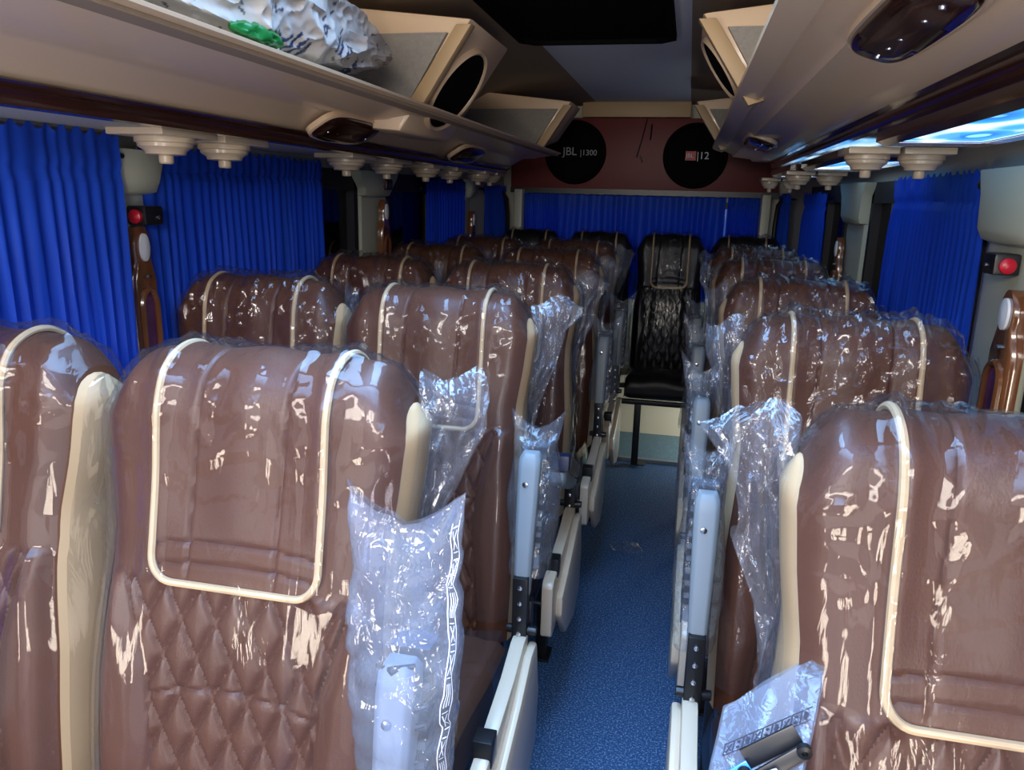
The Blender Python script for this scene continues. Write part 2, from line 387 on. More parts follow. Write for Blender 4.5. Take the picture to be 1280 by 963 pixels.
def subwoofer(x, z, label, red):
    t = thing('subwoofer', label, 'speaker', (x, y0 - 0.001, z), 'subwoofers on the red rear board')
    obj('surround', MB().lathe([(0.160, 0.0), (0.187, 0.0), (0.187, -0.02), (0.180, -0.032), (0.165, -0.030), (0.158, -0.016)], (0, 0, 0), 'y', 48), M['cone'], t)
    obj('cone', MB().lathe([(0.163, -0.018), (0.155, -0.012), (0.13, -0.010), (0.10, -0.012), (0.07, -0.018), (0.0, -0.024)], (0, 0, 0), 'y', 48), M['cone'], t)
    if red:
        lg = obj('logo_plate', MB().box(-0.055, 0.005, -0.029, -0.026, -0.026, 0.026), M['red_print'], t, label='small red logo plate')
        font_obj('lettering', 'JBL', 0.034, M['white_print'], (-0.053, -0.0305, 0.0), lg)
        font_obj('lettering', '|12', 0.058, M['white_print'], (0.008, -0.0275, 0.0), t)
    else:
        font_obj('lettering', 'JBL', 0.066, M['grey_print'], (-0.075, -0.0275, 0.004), t)
        font_obj('lettering', '|1300', 0.046, M['grey_print'], (0.030, -0.0275, -0.002), t)
subwoofer(-0.70, 1.683, 'round black subwoofer with grey lettering, on the left of the red board', False)
subwoofer(0.012, 1.672, 'round black subwoofer with a small red logo, on the right of the red board', True)

# ceiling hatch
h = thing('roof_hatch', 'large black glossy roof hatch with clipped corners in the grey ceiling', 'hatch', (-0.36, 2.40, 1.97))
oc = lambda a, b, c: [(-a + c, -b), (a - c, -b), (a, -b + c), (a, b - c), (a - c, b), (-a + c, b), (-a, b - c), (-a, -b + c)]
ring = MB(); A = oc(0.275, 0.54, 0.05); B = oc(0.25, 0.515, 0.045)
P = [[(x, y, -0.002) for x, y in A], [(x, y, -0.022) for x, y in A], [(x, y, -0.022) for x, y in B], [(x, y, -0.006) for x, y in B]]
ring.grid(P, wrap=True); obj('frame', ring, M['cone'], h, smooth=False)
obj('hatch_panel', MB().prism(B, 'z', -0.009, -0.004), M['cone'], h, smooth=False, label='dark glossy panel')

fh = thing('roof_hatch', 'unseen black hatch frame added around the blue lamp over the front rows', 'hatch', (-0.34, 1.06, 1.97))  # invented frame, added out of view around the overhead blue lamp
mb = MB()
for a in ((-0.275, 0.275, -0.56, -0.53), (-0.275, 0.275, 0.53, 0.56), (-0.275, -0.245, -0.53, 0.53), (0.245, 0.275, -0.53, 0.53)): mb.box(*a, -0.012, 0.0)
obj('frame', mb, M['black'], fh, smooth=False, kind=None)

# ------------------------------------------------------------------ luggage racks
def rack(side):
    X = lambda d: CXB + side * d
    dz = 0.0 if side < 0 else 0.012
    tz = 1.533 if side < 0 else 1.585
    trimd = 0.705
    lab = 'long beige luggage rack with a dark wood lower edge, along the %s side' % ('left' if side < 0 else 'right')
    t = thing('luggage_rack', lab, 'rack', (CXB, 0, 1.5))
    fz = lambda z: z - 1.5
    a, b = 0.52, 4.27
    def strip(name, prof, m, back=0.012, label=None):
        n = len(prof); bk = []
        for i, (d, z) in enumerate(prof):
            p, q = prof[max(i-1, 0)], prof[min(i+1, n-1)]
            tx, tz_ = q[0]-p[0], q[1]-p[1]; l = math.hypot(tx, tz_); nx, nz = tz_/l, -tx/l
            if nz < 0: nx, nz = -nx, -nz
            bk.append((d + nx*back, z + nz*back))
        poly = [(side * d, fz(z)) for d, z in prof + bk[::-1]]
        mb = MB(); mb.prism(poly, 'y', a, b); return obj(name, mb, m, t, label=label)
    z0 = tz + 0.030
    if side < 0: face = [(trimd - 0.012, z0), (0.612, 1.610), (0.600, 1.614), (0.535, 1.617), (0.522, 1.621), (0.405, 1.640), (0.396, 1.643), (0.394, 1.648)]
    else: face = [(trimd - 0.012, z0), (0.60, 1.618), (0.585, 1.630), (0.50, 1.640), (0.49, 1.655), (0.455, 1.668), (0.443, 1.662), (0.41, 1.672), (0.395, 1.680), (0.395, 1.692)]
    strip('front_panel', face, M['rack'], 0.006)
    strip('wood_trim', [(trimd + 0.012, tz - 0.002), (trimd - 0.006, tz), (trimd - 0.014, tz + 0.012), (trimd - 0.012, z0)], M['dark_wood'], 0.02, label='dark wood lower edge')
    strip('shelf', [(0.41, (1.632 if side < 0 else 1.678)), (0.97, (1.636 if side < 0 else 1.682))], M['ceil_brown'], 0.012)
    so = MB(); so.box(side*(trimd + 0.005) if side > 0 else side*0.972, side*0.972 if side > 0 else side*(trimd + 0.005), a, b, fz(tz + 0.0), fz(tz + 0.012))
    obj('underside', so, M['soffit'] if side > 0 else M['wall'], t, label='glossy dark underside' if side > 0 else None)
    return t
RACK = {-1: rack(-1), 1: rack(1)}

def pod(side, ya, yb, label, spk):
    big = spk and side < 0
    s = side
    poly = [(0.295, 0.372), (0.43, 0.180), (0.50, 0.085), (0.62, 0.095), (0.90, 0.20), (0.93, 0.355), (0.75, 0.42)] if big else [(0.295, 0.372), (0.41, 0.205), (0.48, 0.178), (0.90, 0.20), (0.93, 0.355), (0.75, 0.42)]
    t = obj('speaker_pod', MB().prism([(s*x, z) for x, z in poly], 'y', 0.02, yb - ya), M['rack'], RACK[side], label=label, bevel=0.012); t.location = (0, ya, 0)
    lin = [(0.36, 0.335), (0.462, 0.172), (0.88, 0.172), (0.88, 0.335)]
    obj('lining', MB().prism([(s*x, z) for x, z in lin], 'y', 0.004, 0.022), M['lining'], t, label='grey carpet lining facing the front')
    bd = [(0.288, 0.352), (0.330, 0.352), (0.462, 0.162), (0.424, 0.150)]
    obj('edge_board', MB().prism([(s*x, z) for x, z in bd], 'y', -0.012, 0.03), M['board'], t, bevel=0.003, label='cream edge board')
    if spk:
        # oval speaker set in the sloping aisle face
        c = Vector((s*(0.405 if big else 0.362), (yb - ya) * 0.50, 0.220 if big else 0.275)); down_ = Vector((s*0.205, 0, -0.287)).normalized(); fw = Vector((0, 1, 0))
        n = Vector((-s*0.287, 0, -0.205)).normalized()
        def disc(prof, m, name):
            rings = []
            for r, hgt in prof:
                rings.append([c + fw*((0.150 if big else 0.13)*r*math.cos(2*math.pi*k/40)) + down_*((0.125 if big else 0.085)*r*math.sin(2*math.pi*k/40)) + n*hgt for k in range(40)])
            mb = MB(); mb.grid(rings, wrap=True); b0 = mb.n - 40; mb.f.append(tuple(b0 + k for k in range(40))); mb.m.append(0)
            obj(name, mb, m, t)
        disc([(1.10, 0.0), (1.09, 0.010), (1.04, 0.016), (0.98, 0.012), (0.96, 0.002)], M['rack'], 'speaker_rim')
        disc([(0.985, 0.004), (0.97, 0.010), (0.8, 0.013), (0.0, 0.015)], M['cone'], 'speaker_grille')
    return t
pod(-1, 2.10, 2.56, 'beige pod with an oval black speaker, between the left rack bays', True)
pod(1, 2.10, 2.56, 'beige pod with an oval black speaker, between the right rack bays', True)
pod(-1, 3.90, 4.25, 'beige pod at the rear end of the left rack beside the red board', False)
pod(1, 3.90, 4.25, 'beige pod at the rear end of the right rack beside the red board', False)

def rack_lamp(side, yc, L, label, W_=0.052):
    # rounded dark amber lens let into the rack face
    dz = 0.0 if side < 0 else 0.014
    t = thing('reading_lamp', label, 'lamp', (CXB + side*(0.625 if side < 0 else 0.535), yc, 1.583 if side < 0 else 1.630), 'dark amber lamps on the rack faces')
    sl = 0.55 if side < 0 else 0.30; u = Vector((side*0.90, 0, -sl)).normalized(); n = Vector((-side*sl, 0, -0.9)).normalized()
    def sh(w, l, prof, m, name, off=0):
        rings = []
        for sc, hh in prof:
            ring = []
            for k in range(40):
                a = 2*math.pi*k/40; ca, sa = math.cos(a), math.sin(a)
                e = 0.55
                p = math.copysign(abs(ca)**e, ca)*l*sc; q = math.copysign(abs(sa)**e, sa)*w*sc
                ring.append(Vector((0, p, 0)) + u*q + n*hh)
            rings.append(ring)
        mb = MB(); mb.grid(rings, wrap=True); b0 = mb.n - 40; mb.f.append(tuple(b0 + k for k in range(40))); mb.m.append(0)
        obj(name, mb, m, t)
    sh(W_ + 0.006, L/2 + 0.008, [(1.0, -0.01), (1.0, 0.003), (0.96, 0.006), (0.93, 0.004)], M['rack'], 'bezel')
    sh(W_, L/2, [(1.0, 0.0), (0.98, 0.007), (0.90, 0.012), (0.6, 0.015), (0.0, 0.016)], M['amber'], 'lens')
    b = MB()
    for kx in (-0.35, -0.2, 0.05, 0.2, 0.36): b.lathe([(0.0045, 0), (0.004, -0.004), (0.0, -0.005)], (0, kx*L, -0.013), 'z', 10)
    obj('screw', b, M['steel'], t, kind='stuff')
rack_lamp(-1, 2.05, 0.34, 'dark amber lamp on the left rack ahead of the oval speaker')
rack_lamp(-1, 3.25, 0.34, 'dark amber lamp on the left rack behind the oval speaker')
rack_lamp(1, 1.06, 0.40, 'large dark amber lamp on the right rack nearest the camera', 0.042)
rack_lamp(1, 3.10, 0.40, 'dark amber lamp far along the right rack')

# ------------------------------------------------------------------ air louvres and lit panels
def louvre(x, y, z, w, d, label):
    t = thing('air_louvre', label, 'air vent', (x, y, z), 'beige air louvres under the racks')
    obj('plate', MB().box(-w/2, w/2, -d/2, d/2, -0.016, 0.0), M['cream_plastic'], t, bevel=0.003)
    r = min(w, d) * 0.46
    obj('ring', MB().lathe([(r, -0.016), (r, -0.026), (r*0.92, -0.028), (r*0.9, -0.035), (r*0.70, -0.043), (r*0.66, -0.050), (r*0.38, -0.052)], (0, 0, 0), 'z', 32), M['cream_plastic'], t)
    obj('knob', MB().lathe([(r*0.25, -0.05), (r*0.25, -0.066), (r*0.20, -0.069), (0, -0.069)], (0, 0, 0), 'z', 16), M['cream_plastic'], t)
    return t
left_l = [(-1.085, 1.49), (-1.10, 1.73), (-1.08, 2.38), (-1.09, 2.75), (-1.08, 3.16), (-1.08, 3.50), (-1.06, 3.92), (-1.06, 4.16)]
names = ['above the gap between the two nearest curtains', 'above the front edge of the second curtain', 'at the rear end of the second curtain',
         'above the broad pale pillar', 'above the tall dark window', 'above the front edge of the narrow third curtain', 'above the rear edge of the third curtain', 'above the dark rear curtain']
for (x, y), nm in zip(left_l, names): louvre(x, y, 1.536, 0.13, 0.19, 'beige louvre on the left ' + nm)

def lit_unit(yfar, xa, xb, length, zp, which):
    t = thing('light_panel', 'glowing blue printed light panel in dark wood, %s' % which, 'light panel', ((xa+xb)/2, yfar - length/2, zp), 'lit panels under the right rack')
    w, l = (xb-xa)/2, length/2
    A = [(-w, -l), (w, -l), (w, l), (-w, l)]; B = [(-w+0.018, -l+0.018), (w-0.018, -l+0.018), (w-0.018, l-0.018), (-w+0.018, l-0.018)]
    mb = MB(); mb.grid([[(x, y, 0.012) for x, y in A], [(x, y, -0.012) for x, y in A], [(x, y, -0.022) for x, y in B], [(x, y, -0.006) for x, y in B]], wrap=True)
    obj('frame', mb, M['dark_wood'], t, smooth=False)
    obj('lit_face', MB().box(-w+0.022, w-0.022, -l+0.022, l-0.022, -0.012, -0.008), M['lit_print'], t, smooth=False)
    mb = MB(); C_ = [(x*0.995, y*0.998) for x, y in B]; D_ = [(x*0.955, y*0.985) for x, y in B]
    mb.grid([[(x, y, -0.013) for x, y in C_], [(x, y, -0.0145) for x, y in D_]], wrap=True); obj('lit_edge', mb, M['lit_edge'], t, smooth=False)
    mw = (xb - xa)
    for i, fx in enumerate((0.10, 0.62)):
        louvre(xa + mw*(fx - 0.12) + 0.01, yfar + 0.10, zp - 0.020, mw*0.48, 0.15, '%s of the two beige louvres behind the lit panel %s' % (('left', 'right')[i], which))
lit_unit(2.0, 0.41, 0.645, 1.45, 1.572, 'nearest the camera')
lit_unit(3.25, 0.41, 0.635, 0.85, 1.560, 'in the middle of the row')
lit_unit(4.08, 0.38, 0.57, 0.75, 1.556, 'farthest from the camera')

# ------------------------------------------------------------------ curtains
def curtain(label, side, ya, yb, ztop, zbot, folds, hdr=0.045, off=0.036, seed=1, amp=0.0032, pinch=0.0, axis='y', xline=None):
    t = thing('curtain', label, 'curtain', (0, 0, 0), 'royal blue window curtains')
    nx = folds * 14 + 1; zs = np.concatenate([np.linspace(ztop + 0.012, ztop - hdr - 0.02, 9), np.linspace(ztop - hdr - 0.03, zbot, 22)])
    u = np.linspace(0, 1, nx)[None, :]; z = zs[:, None]
    dep = (ztop - z)
    folds_ = folds*1.5; ph = u * folds_ * 2*math.pi + 4.0 * vnoise(u*folds_*0.5, z*1.2, seed)
    am = amp * (0.45 + 0.8*sstep(0.0, 0.25, dep)) * (0.5 + vnoise(u*folds*0.5, z*0 + seed, seed+3))
    d = am * np.sin(ph) + 0.0025*np.sin(ph*2.3 + 1) * sstep(0.1, 0.5, dep)
    d += 0.008 * (vnoise(u*folds*1.6, z*26, seed+5) - 0.5) * sstep(hdr*1.6, 0, dep)
    d += 0.006 * np.exp(-((dep - hdr)/0.008)**2) * -1
    zz = z + 0.007*np.sin(u*folds*2*math.pi*1.3 + seed) * sstep(0.03, 0.0, dep) + 0*u
    mid = 0.5; spread = 1 - pinch * np.exp(-((dep - hdr)/0.05)**2) + 0.0*dep
    uu = mid + (u - mid) * spread + 0.006 * (vnoise(z*5, u*0 + seed, seed) - 0.5)
    if axis == 'y':
        yy = ya + (yb - ya) * uu
        xx = np.vectorize(lambda q: xwall(side, q))(yy) - side * off - side * d
        P = np.stack([xx, yy, zz], -1)
    else:
        xx = ya + (yb - ya) * uu; yy = xline - d + 0*u; P = np.stack([xx, yy, zz], -1)
    k = 8
    obj('header', MB().grid(P[:k+1]), M['curtain'], t); obj('drape', MB().grid(P[k:]), M['curtain'], t)
    if axis == 'y':
        r = MB(); pts = [(xwall(side, q) - side*(off - 0.016), q, ztop - hdr*0.45) for q in np.linspace(min(ya, yb) - 0.03, max(ya, yb) + 0.03, 8)]
        r.tube(pts, 0.006, 8); obj('rod', r, M['black_metal'], t)
    return t
curtain('wide royal blue curtain at the left edge, nearest the camera', -1, 0.66, 1.497, 1.515, 0.70, 16, 0.07, seed=2, off=0.080)
curtain('widest royal blue curtain, on the left behind the second row', -1, 1.622, 2.56, 1.505, 0.72, 17, 0.05, seed=5, off=0.034)
curtain('narrow bright blue curtain with a ruffled top, third on the left', -1, 3.60, 4.18, 1.476, 0.75, 9, 0.075, seed=8, off=0.055)
curtain('dark blue curtain at the rear left corner', -1, 4.40, 4.76, 1.465, 0.75, 7, 0.03, seed=9, off=0.07)
curtain('wide royal blue curtain on the right wall beside the second row', 1, 1.935, 2.81, 1.488, 0.62, 14, 0.06, seed=12, pinch=0.06)
curtain('narrow blue curtain with a pinched top on the right wall at the rear', 1, 3.92, 4.34, 1.455, 0.75, 7, 0.06, seed=14, pinch=0.12, off=0.055)
curtain('dark blue curtain at the rear right corner', 1, 4.50, 4.78, 1.45, 0.75, 6, 0.03, seed=15, off=0.07)
curtain('folded blue curtain across the rear window, left end', 0, -1.03, -0.80, 1.442, 0.80, 9, 0.02, seed=21, amp=0.006, axis='x', xline=4.91)
curtain('broad pleated blue curtain across the middle of the rear window', 0, -0.81, 0.215, 1.445, 0.80, 9, 0.0, seed=23, amp=0.016, axis='x', xline=4.92)
curtain('folded blue curtain across the rear window, right end', 0, 0.225, 0.41, 1.438, 0.80, 7, 0.03, seed=26, amp=0.006, axis='x', xline=4.91)

# ------------------------------------------------------------------ pillars and their fittings
def pillar_cover(side, ya, yb, n, flare, zb=1.40):
    x = xwall(side, (ya+yb)/2); s = -side; ym = (ya + yb)/2; h = (yb - ya)/2
    mb = MB(); rings = []
    for z, wy, dx in ((0.55, 1.0, 0.018), (1.42, 1.0, 0.018)):
        rings.append([(x - s*0.01, ym - h*wy, z), (x + s*dx, ym - h*wy*0.85, z), (x + s*dx, ym + h*wy*0.85, z), (x - s*0.01, ym + h*wy, z)])
    mb.grid(rings); p = obj('trim_%d' % n, mb, M['pillar'], kind='structure', bevel=0.004)
    mb = MB(); rings = []
    for z, wy, dx in ((zb, 0.80, 0.030), (zb + 0.007, 0.95, 0.045), (zb + 0.03, 1.0, 0.055), (1.45, 1.0 + flare*0.4, 0.058), (1.475, 1.0 + flare, 0.060), (1.50, 1.0 + flare*1.3, 0.062)):
        rings.append([(x, ym - h*wy, z), (x + s*dx*0.8, ym - h*wy*0.92, z), (x + s*dx, ym - h*wy*0.7, z), (x + s*dx, ym + h*wy*0.7, z), (x + s*dx*0.8, ym + h*wy*0.92, z), (x, ym + h*wy, z)])
    mb.grid(rings); b0 = mb.n - 6*6; mb.f.append(tuple(b0 + k for k in range(6))); mb.m.append(0)
    obj('upper_cover', mb, M['pillar'], p)
pillar_cover(-1, 1.52, 1.68, 7, 0.15); pillar_cover(-1, 2.90, 3.20, 8, 0.35)
pillar_cover(1, 1.66, 1.98, 9, 0.1, 1.345); pillar_cover(1, 3.24, 3.62, 10, 0.3, 1.34); pillar_cover(-1, 4.24, 4.34, 11, 0.1)

def ornament(side, yc, zc, label, scale=1.0, w=0.055):
    # glossy wood plaque: an oval pale lens above an arched opening with a purple tray
    t = thing('pillar_plaque', label, 'plaque', (xwall(side, yc) - side*0.030, yc, zc), 'wooden plaques on the window pillars'); t.scale = (0.8, 0.72, 0.72)
    s = -side; pts = []
    def halfw(z):
        # outline: round head, waist, broad shoulders
        if z > 0.02: return w*0.72*math.sqrt(max(0, 1 - ((z - 0.05)/0.075)**2)) if z > 0.05 else w*0.72
        if z > -0.05: return w*(0.62 + 0.38*(0.02 - z)/0.07)
        return w*1.0
    zs = [0.125, 0.122, 0.115, 0.10, 0.08, 0.05, 0.02, -0.015, -0.05, -0.09, -0.2, -0.35]
    A = [(halfw(z), z) for z in zs]; A[0] = (w*0.12, 0.125)
    outl = [(-a, z) for a, z in A] + [(a, z) for a, z in A[::-1]]
    rings = []
    for sc, dx in ((1.0, -0.004), (1.0, 0.012), (0.93, 0.024), (0.86, 0.028)):
        rings.append([(s*dx, p*sc, q if i not in (0,) else q) for i, (p, q) in enumerate(outl)])
    mb = MB(); mb.grid(rings, wrap=True); n = len(outl); b0 = mb.n - n; mb.f.append(tuple(b0 + k for k in range(n))); mb.m.append(0)
    obj('plaque_body', mb, M['wood'], t)
    mb = MB(); mb.lathe([(1.0, 0.028*s), (0.98, 0.034*s), (0.5, 0.037*s), (0, 0.038*s)], (0, 0, 0.058), 'x', 28, sx=w*0.42, sy=0.045); obj('oval_lens', mb, M['white_lens'], t, label='pale oval lens')
    mb = MB(); mb.lathe([(0.010, 0.028*s), (0.010, 0.036*s), (0, 0.038*s)], (0, 0.0, -0.035), 'x', 12, sx=1.3, sy=0.6); obj('catch', mb, M['steel'], t)
    pts = [(s*0.030, -w*0.66, -0.35)] + [(s*0.030, -w*0.66*math.cos(a), -0.135 + 0.055*math.sin(a)) for a in np.linspace(0, math.pi, 14)] + [(s*0.030, w*0.66, -0.35)]
    obj('arch_moulding', MB().tube(pts, 0.011, 8), M['wood'], t)
    poly = [(p[1]*0.95, p[2]) for p in pts]
    obj('arch_inset', MB().prism(poly, 'x', s*0.027, s*0.0295), M['purple'], t)
    return t
ornament(-1, 1.585, 1.240, 'glossy wooden plaque with an oval lens, between the two nearest left curtains')
ornament(-1, 3.10, 1.30, 'glossy wooden plaque with an oval lens, on the broad pale left pillar')
ornament(-1, 4.30, 1.24, 'dark glossy wooden plaque by the rear left corner curtain')
ornament(1, 1.705, 1.172, 'glossy wooden plaque with an oval lens at the right edge beside the wide curtain', w=0.075)
ornament(1, 3.58, 1.19, 'dark glossy wooden plaque on the far right pillar')

def call_button(side, yc, zc, label):
    t = thing('call_button', label, 'button', (xwall(side, yc) - side*0.02, yc, zc), 'black boxes with red buttons on the pillars')
    s = -side
    obj('housing', MB().box(min(0, s*0.05), max(0, s*0.05), -0.032, 0.032, -0.020, 0.024), M['black'], t, bevel=0.006)
    obj('button', MB().lathe([(0.016, 0), (0.016, -0.009), (0.011, -0.013), (0, -0.014)], (s*0.026, -0.031, 0.0), 'y', 18), M['red_button'], t, label='round red button')
    obj('screw', MB().lathe([(0.005, 0), (0.005, s*0.003), (0, s*0.004)], (s*0.049, 0.012, -0.002), 'x', 10), M['steel'], t)
call_button(-1, 1.610, 1.352, 'black box with a red button above the plaque between the nearest left curtains')
call_button(-1, 3.10, 1.45, 'black box with a red button above the plaque on the broad left pillar')
call_button(1, 1.79, 1.305, 'black box with a red button above the plaque at the right edge')

def bracket(side, yc, zc, label):
    t = thing('rod_bracket', label, 'bracket', (xwall(side, yc) - side*0.012, yc, zc), 'curtain rod brackets')
    s = -side
    obj('plate', MB().box(min(0, s*0.012), max(0, s*0.012), -0.026, 0.026, -0.018, 0.018), M['steel'], t, bevel=0.003)
    obj('boss', MB().lathe([(0.012, 0), (0.012, s*0.03), (0.006, s*0.033), (0, s*0.033)], (s*0.01, 0, 0), 'x', 16), M['black_metal'], t)
bracket(-1, 1.655, 1.495, 'dark curtain rod bracket beside the gap on the left wall')
bracket(1, 1.97, 1.470, 'shiny rod bracket beside the wide right curtain')
bracket(1, 1.83, 1.478, 'shiny rod bracket at the right edge of the picture')

# ------------------------------------------------------------------ seats
PROF = [(-.100,.44),(-.096,.53),(-.082,.68),(-.058,.83),(-.040,.91),(-.024,.98),(-.009,1.05),(0,1.11),(.008,1.15),(.028,1.187),(.066,1.205),(.105,1.200),(.136,1.172),(.150,1.12),(.145,1.0),(.115,.75),(.055,.44)]
def crom(pts, per=16):
    P = [np.array(p) for p in pts]; P = [2*P[0]-P[1]] + P + [2*P[-1]-P[-2]]; out = []
    for i in range(1, len(P)-2):
        for k in range(per):
            t = k/per; a, b, c, d = P[i-1], P[i], P[i+1], P[i+2]
            out.append(0.5*((2*b) + (c-a)*t + (2*a-5*b+4*c-d)*t*t + (3*b-a-3*c+d)*t**3))
    out.append(P[-2]); return np.array(out)
DP = crom(PROF); SEG = np.concatenate([[0], np.cumsum(np.linalg.norm(np.diff(DP, axis=0), axis=1))]); TL = SEG[-1]
TG = np.gradient(DP, SEG, axis=0); TG /= np.linalg.norm(TG, axis=1)[:, None]
def prof(t):
    t = np.asarray(t); y = np.interp(t, SEG, DP[:, 0]); z = np.interp(t, SEG, DP[:, 1])
    ty = np.interp(t, SEG, TG[:, 0]); tz = np.interp(t, SEG, TG[:, 1])
    return y, z, -tz, ty
APEX = SEG[int(np.argmax(DP[:, 1]))]
def t_front(z): 
    m = SEG <= APEX; return float(np.interp(z, DP[m, 1], SEG[m]))
T_PIPE = t_front(0.918)
def hwid(t, W):
    y, z, _, _ = prof(t)
    return W/2 * np.interp(z, [.44, .60, .78, .90, .97, 1.05, 1.12, 1.16, 1.21], [.97, .99, .985, .935, .92, .97, 1.0, .99, .955])
def surf(x, t, W, film=False, pipe=0.118):
    # displacement of the upholstery along the profile normal; x is signed, t the way along the profile
    x = np.asarray(x, float); t = np.asarray(t, float)
    y, z, ny, nz = prof(t); hw = hwid(t, W); r = np.abs(x)/hw
    d = -0.022 * np.clip((r - 0.80)/0.20, 0, 1)**2
    front = sstep(TL*0.62, TL*0.56, t)
    head = sstep(T_PIPE - 0.004, T_PIPE + 0.004, t) * front
    if not film:
        ax = np.abs(x)
        inp = sstep(pipe + 0.006, pipe - 0.008, ax)
        d = d + head * inp * 0.006
        for sx in (-0.062, 0.062): d = d - 0.0040 * np.exp(-((x - sx - 0.006*np.sin(t*9))/0.0028)**2) * front * sstep(T_PIPE+0.0, T_PIPE+0.02, t)
        d = d + 0.003 * front * np.cos(x/0.062*math.pi) * sstep(T_PIPE+0.05, T_PIPE+0.1, t) * inp
        for st in (0.030, 0.058): d = d - 0.0045 * np.exp(-((t - T_PIPE - st - 0.010*(x/pipe)**2*-1)/0.003)**2) * inp
        # quilting below the head panel
        qw = np.interp(z, [.44, .70, .80, .95], [.140, .118, .124, .172])
        q = sstep(qw + 0.002, qw - 0.004, ax) * (1 - head) * front
        a = x/0.050; b = (t - T_PIPE)/0.100
        pu = np.abs(np.sin(math.pi*(a + b))); pv = np.abs(np.sin(math.pi*(a - b)))
        d = d + q * (0.0070*(1 - np.exp(-(np.minimum(pu, pv)/0.34)**1.6)) + 0.0030*pu*pv - 0.005)
        d = d - 0.005*np.exp(-((ax - qw)/0.003)**2) * (1 - head) * front
        d = d - 0.004*np.exp(-((t - t_front(0.785) + 0.02*(x/0.12)**2)/0.003)**2) * q
        d = d + 0.010 * (1 - head) * front * sstep(qw, qw + 0.03, ax) * sstep(1.0, 0.86, r)
        d = d + 0.0015*(vnoise(x*22, t*16, 4) - 0.5)
    if film:
        ax = np.abs(x); qw = np.interp(z, [.44, .70, .80, .95], [.140, .118, .124, .172])
        d = d + head * sstep(pipe + 0.03, pipe - 0.008, ax) * 0.006
        d = d + 0.010 * (1 - head) * front * sstep(qw - 0.02, qw + 0.03, ax) * sstep(1.0, 0.86, r) + 0.004 * (1 - head) * front
    drop = 0.030 * np.clip((r - 0.72)/0.28, 0, 1)**2 * sstep(1.10, 1.19, z)
    return y + ny*d, z + nz*d - drop

def backrest_mesh(W, m, pipe=0.118, nx=150, nt=240):
    ts = np.concatenate([np.linspace(0, TL*0.60, nt), np.linspace(TL*0.60, TL, 16)[1:]])
    u = np.linspace(-1, 1, nx)[None, :]; t = ts[:, None]
    x = u * hwid(t, W); Y, Z = surf(x, t + 0*u, W, False, pipe)
    mb = MB(); mb.grid(np.stack([x, Y, Z], -1)); return mb.mesh('backrest', m)
def side_mesh(W, s, m, off=0.0, name='side_panel', bulge=0.012, film=False, n=40, wr=0.0, z0=0.0):
    f = np.linspace(z0, 1, n); tf = f*APEX; tb = TL - f*(TL - APEX)
    hwf = hwid(tf, W); cols = 7; P = []
    yf, zf = surf(hwf, tf, W, True); yb, zb = surf(hwid(tb, W), tb, W, True)
    for i in range(n):
        row = []
        for k in range(cols):
            g = k/(cols-1); x = hwf[i]*(1-g) + hwid(tb[i], W)*g + off + bulge*math.sin(math.pi*g)*(0.3 + 0.7*min(1, (1-f[i])*8))
            if wr: x += wr*(float(ridge(zf[i]*25, g*4 + s*9, 6)) - 0.4)
            row.append((s*x, yf[i]*(1-g) + yb[i]*g, zf[i]*(1-g) + zb[i]*g))
        P.append(row)
    mb = MB(); mb.grid(P, flip=(s < 0)); return mb.mesh(name, m)
def piping_mesh(W, pipe, m):
    path = []
    tb = TL*0.64
    for t in np.linspace(tb, T_PIPE + 0.035, 60): path.append((-pipe, t))
    for a in np.linspace(0, math.pi/2, 8)[1:]: path.append((-pipe + 0.032*(1-math.cos(a)), T_PIPE + 0.035*(1 - math.sin(a))))
    for x in np.linspace(-pipe + 0.032, pipe - 0.032, 16)[1:]: path.append((x, T_PIPE))
    for a in np.linspace(math.pi/2, 0, 8)[1:]: path.append((pipe - 0.032*(1-math.cos(a)), T_PIPE + 0.035*(1 - math.sin(a))))
    for t in np.linspace(T_PIPE + 0.035, tb, 60)[1:]: path.append((pipe, t))
    pts = []
    for x, t in path:
        y, z = surf(np.array(x), np.array(t), W, True, pipe); _, _, ny, nz = prof(t)
        pts.append((x, float(y) + float(ny)*0.002, float(z) + float(nz)*0.002))
    mb = MB(); mb.tube(pts, 0.0050, 8); return mb.mesh('piping', m)
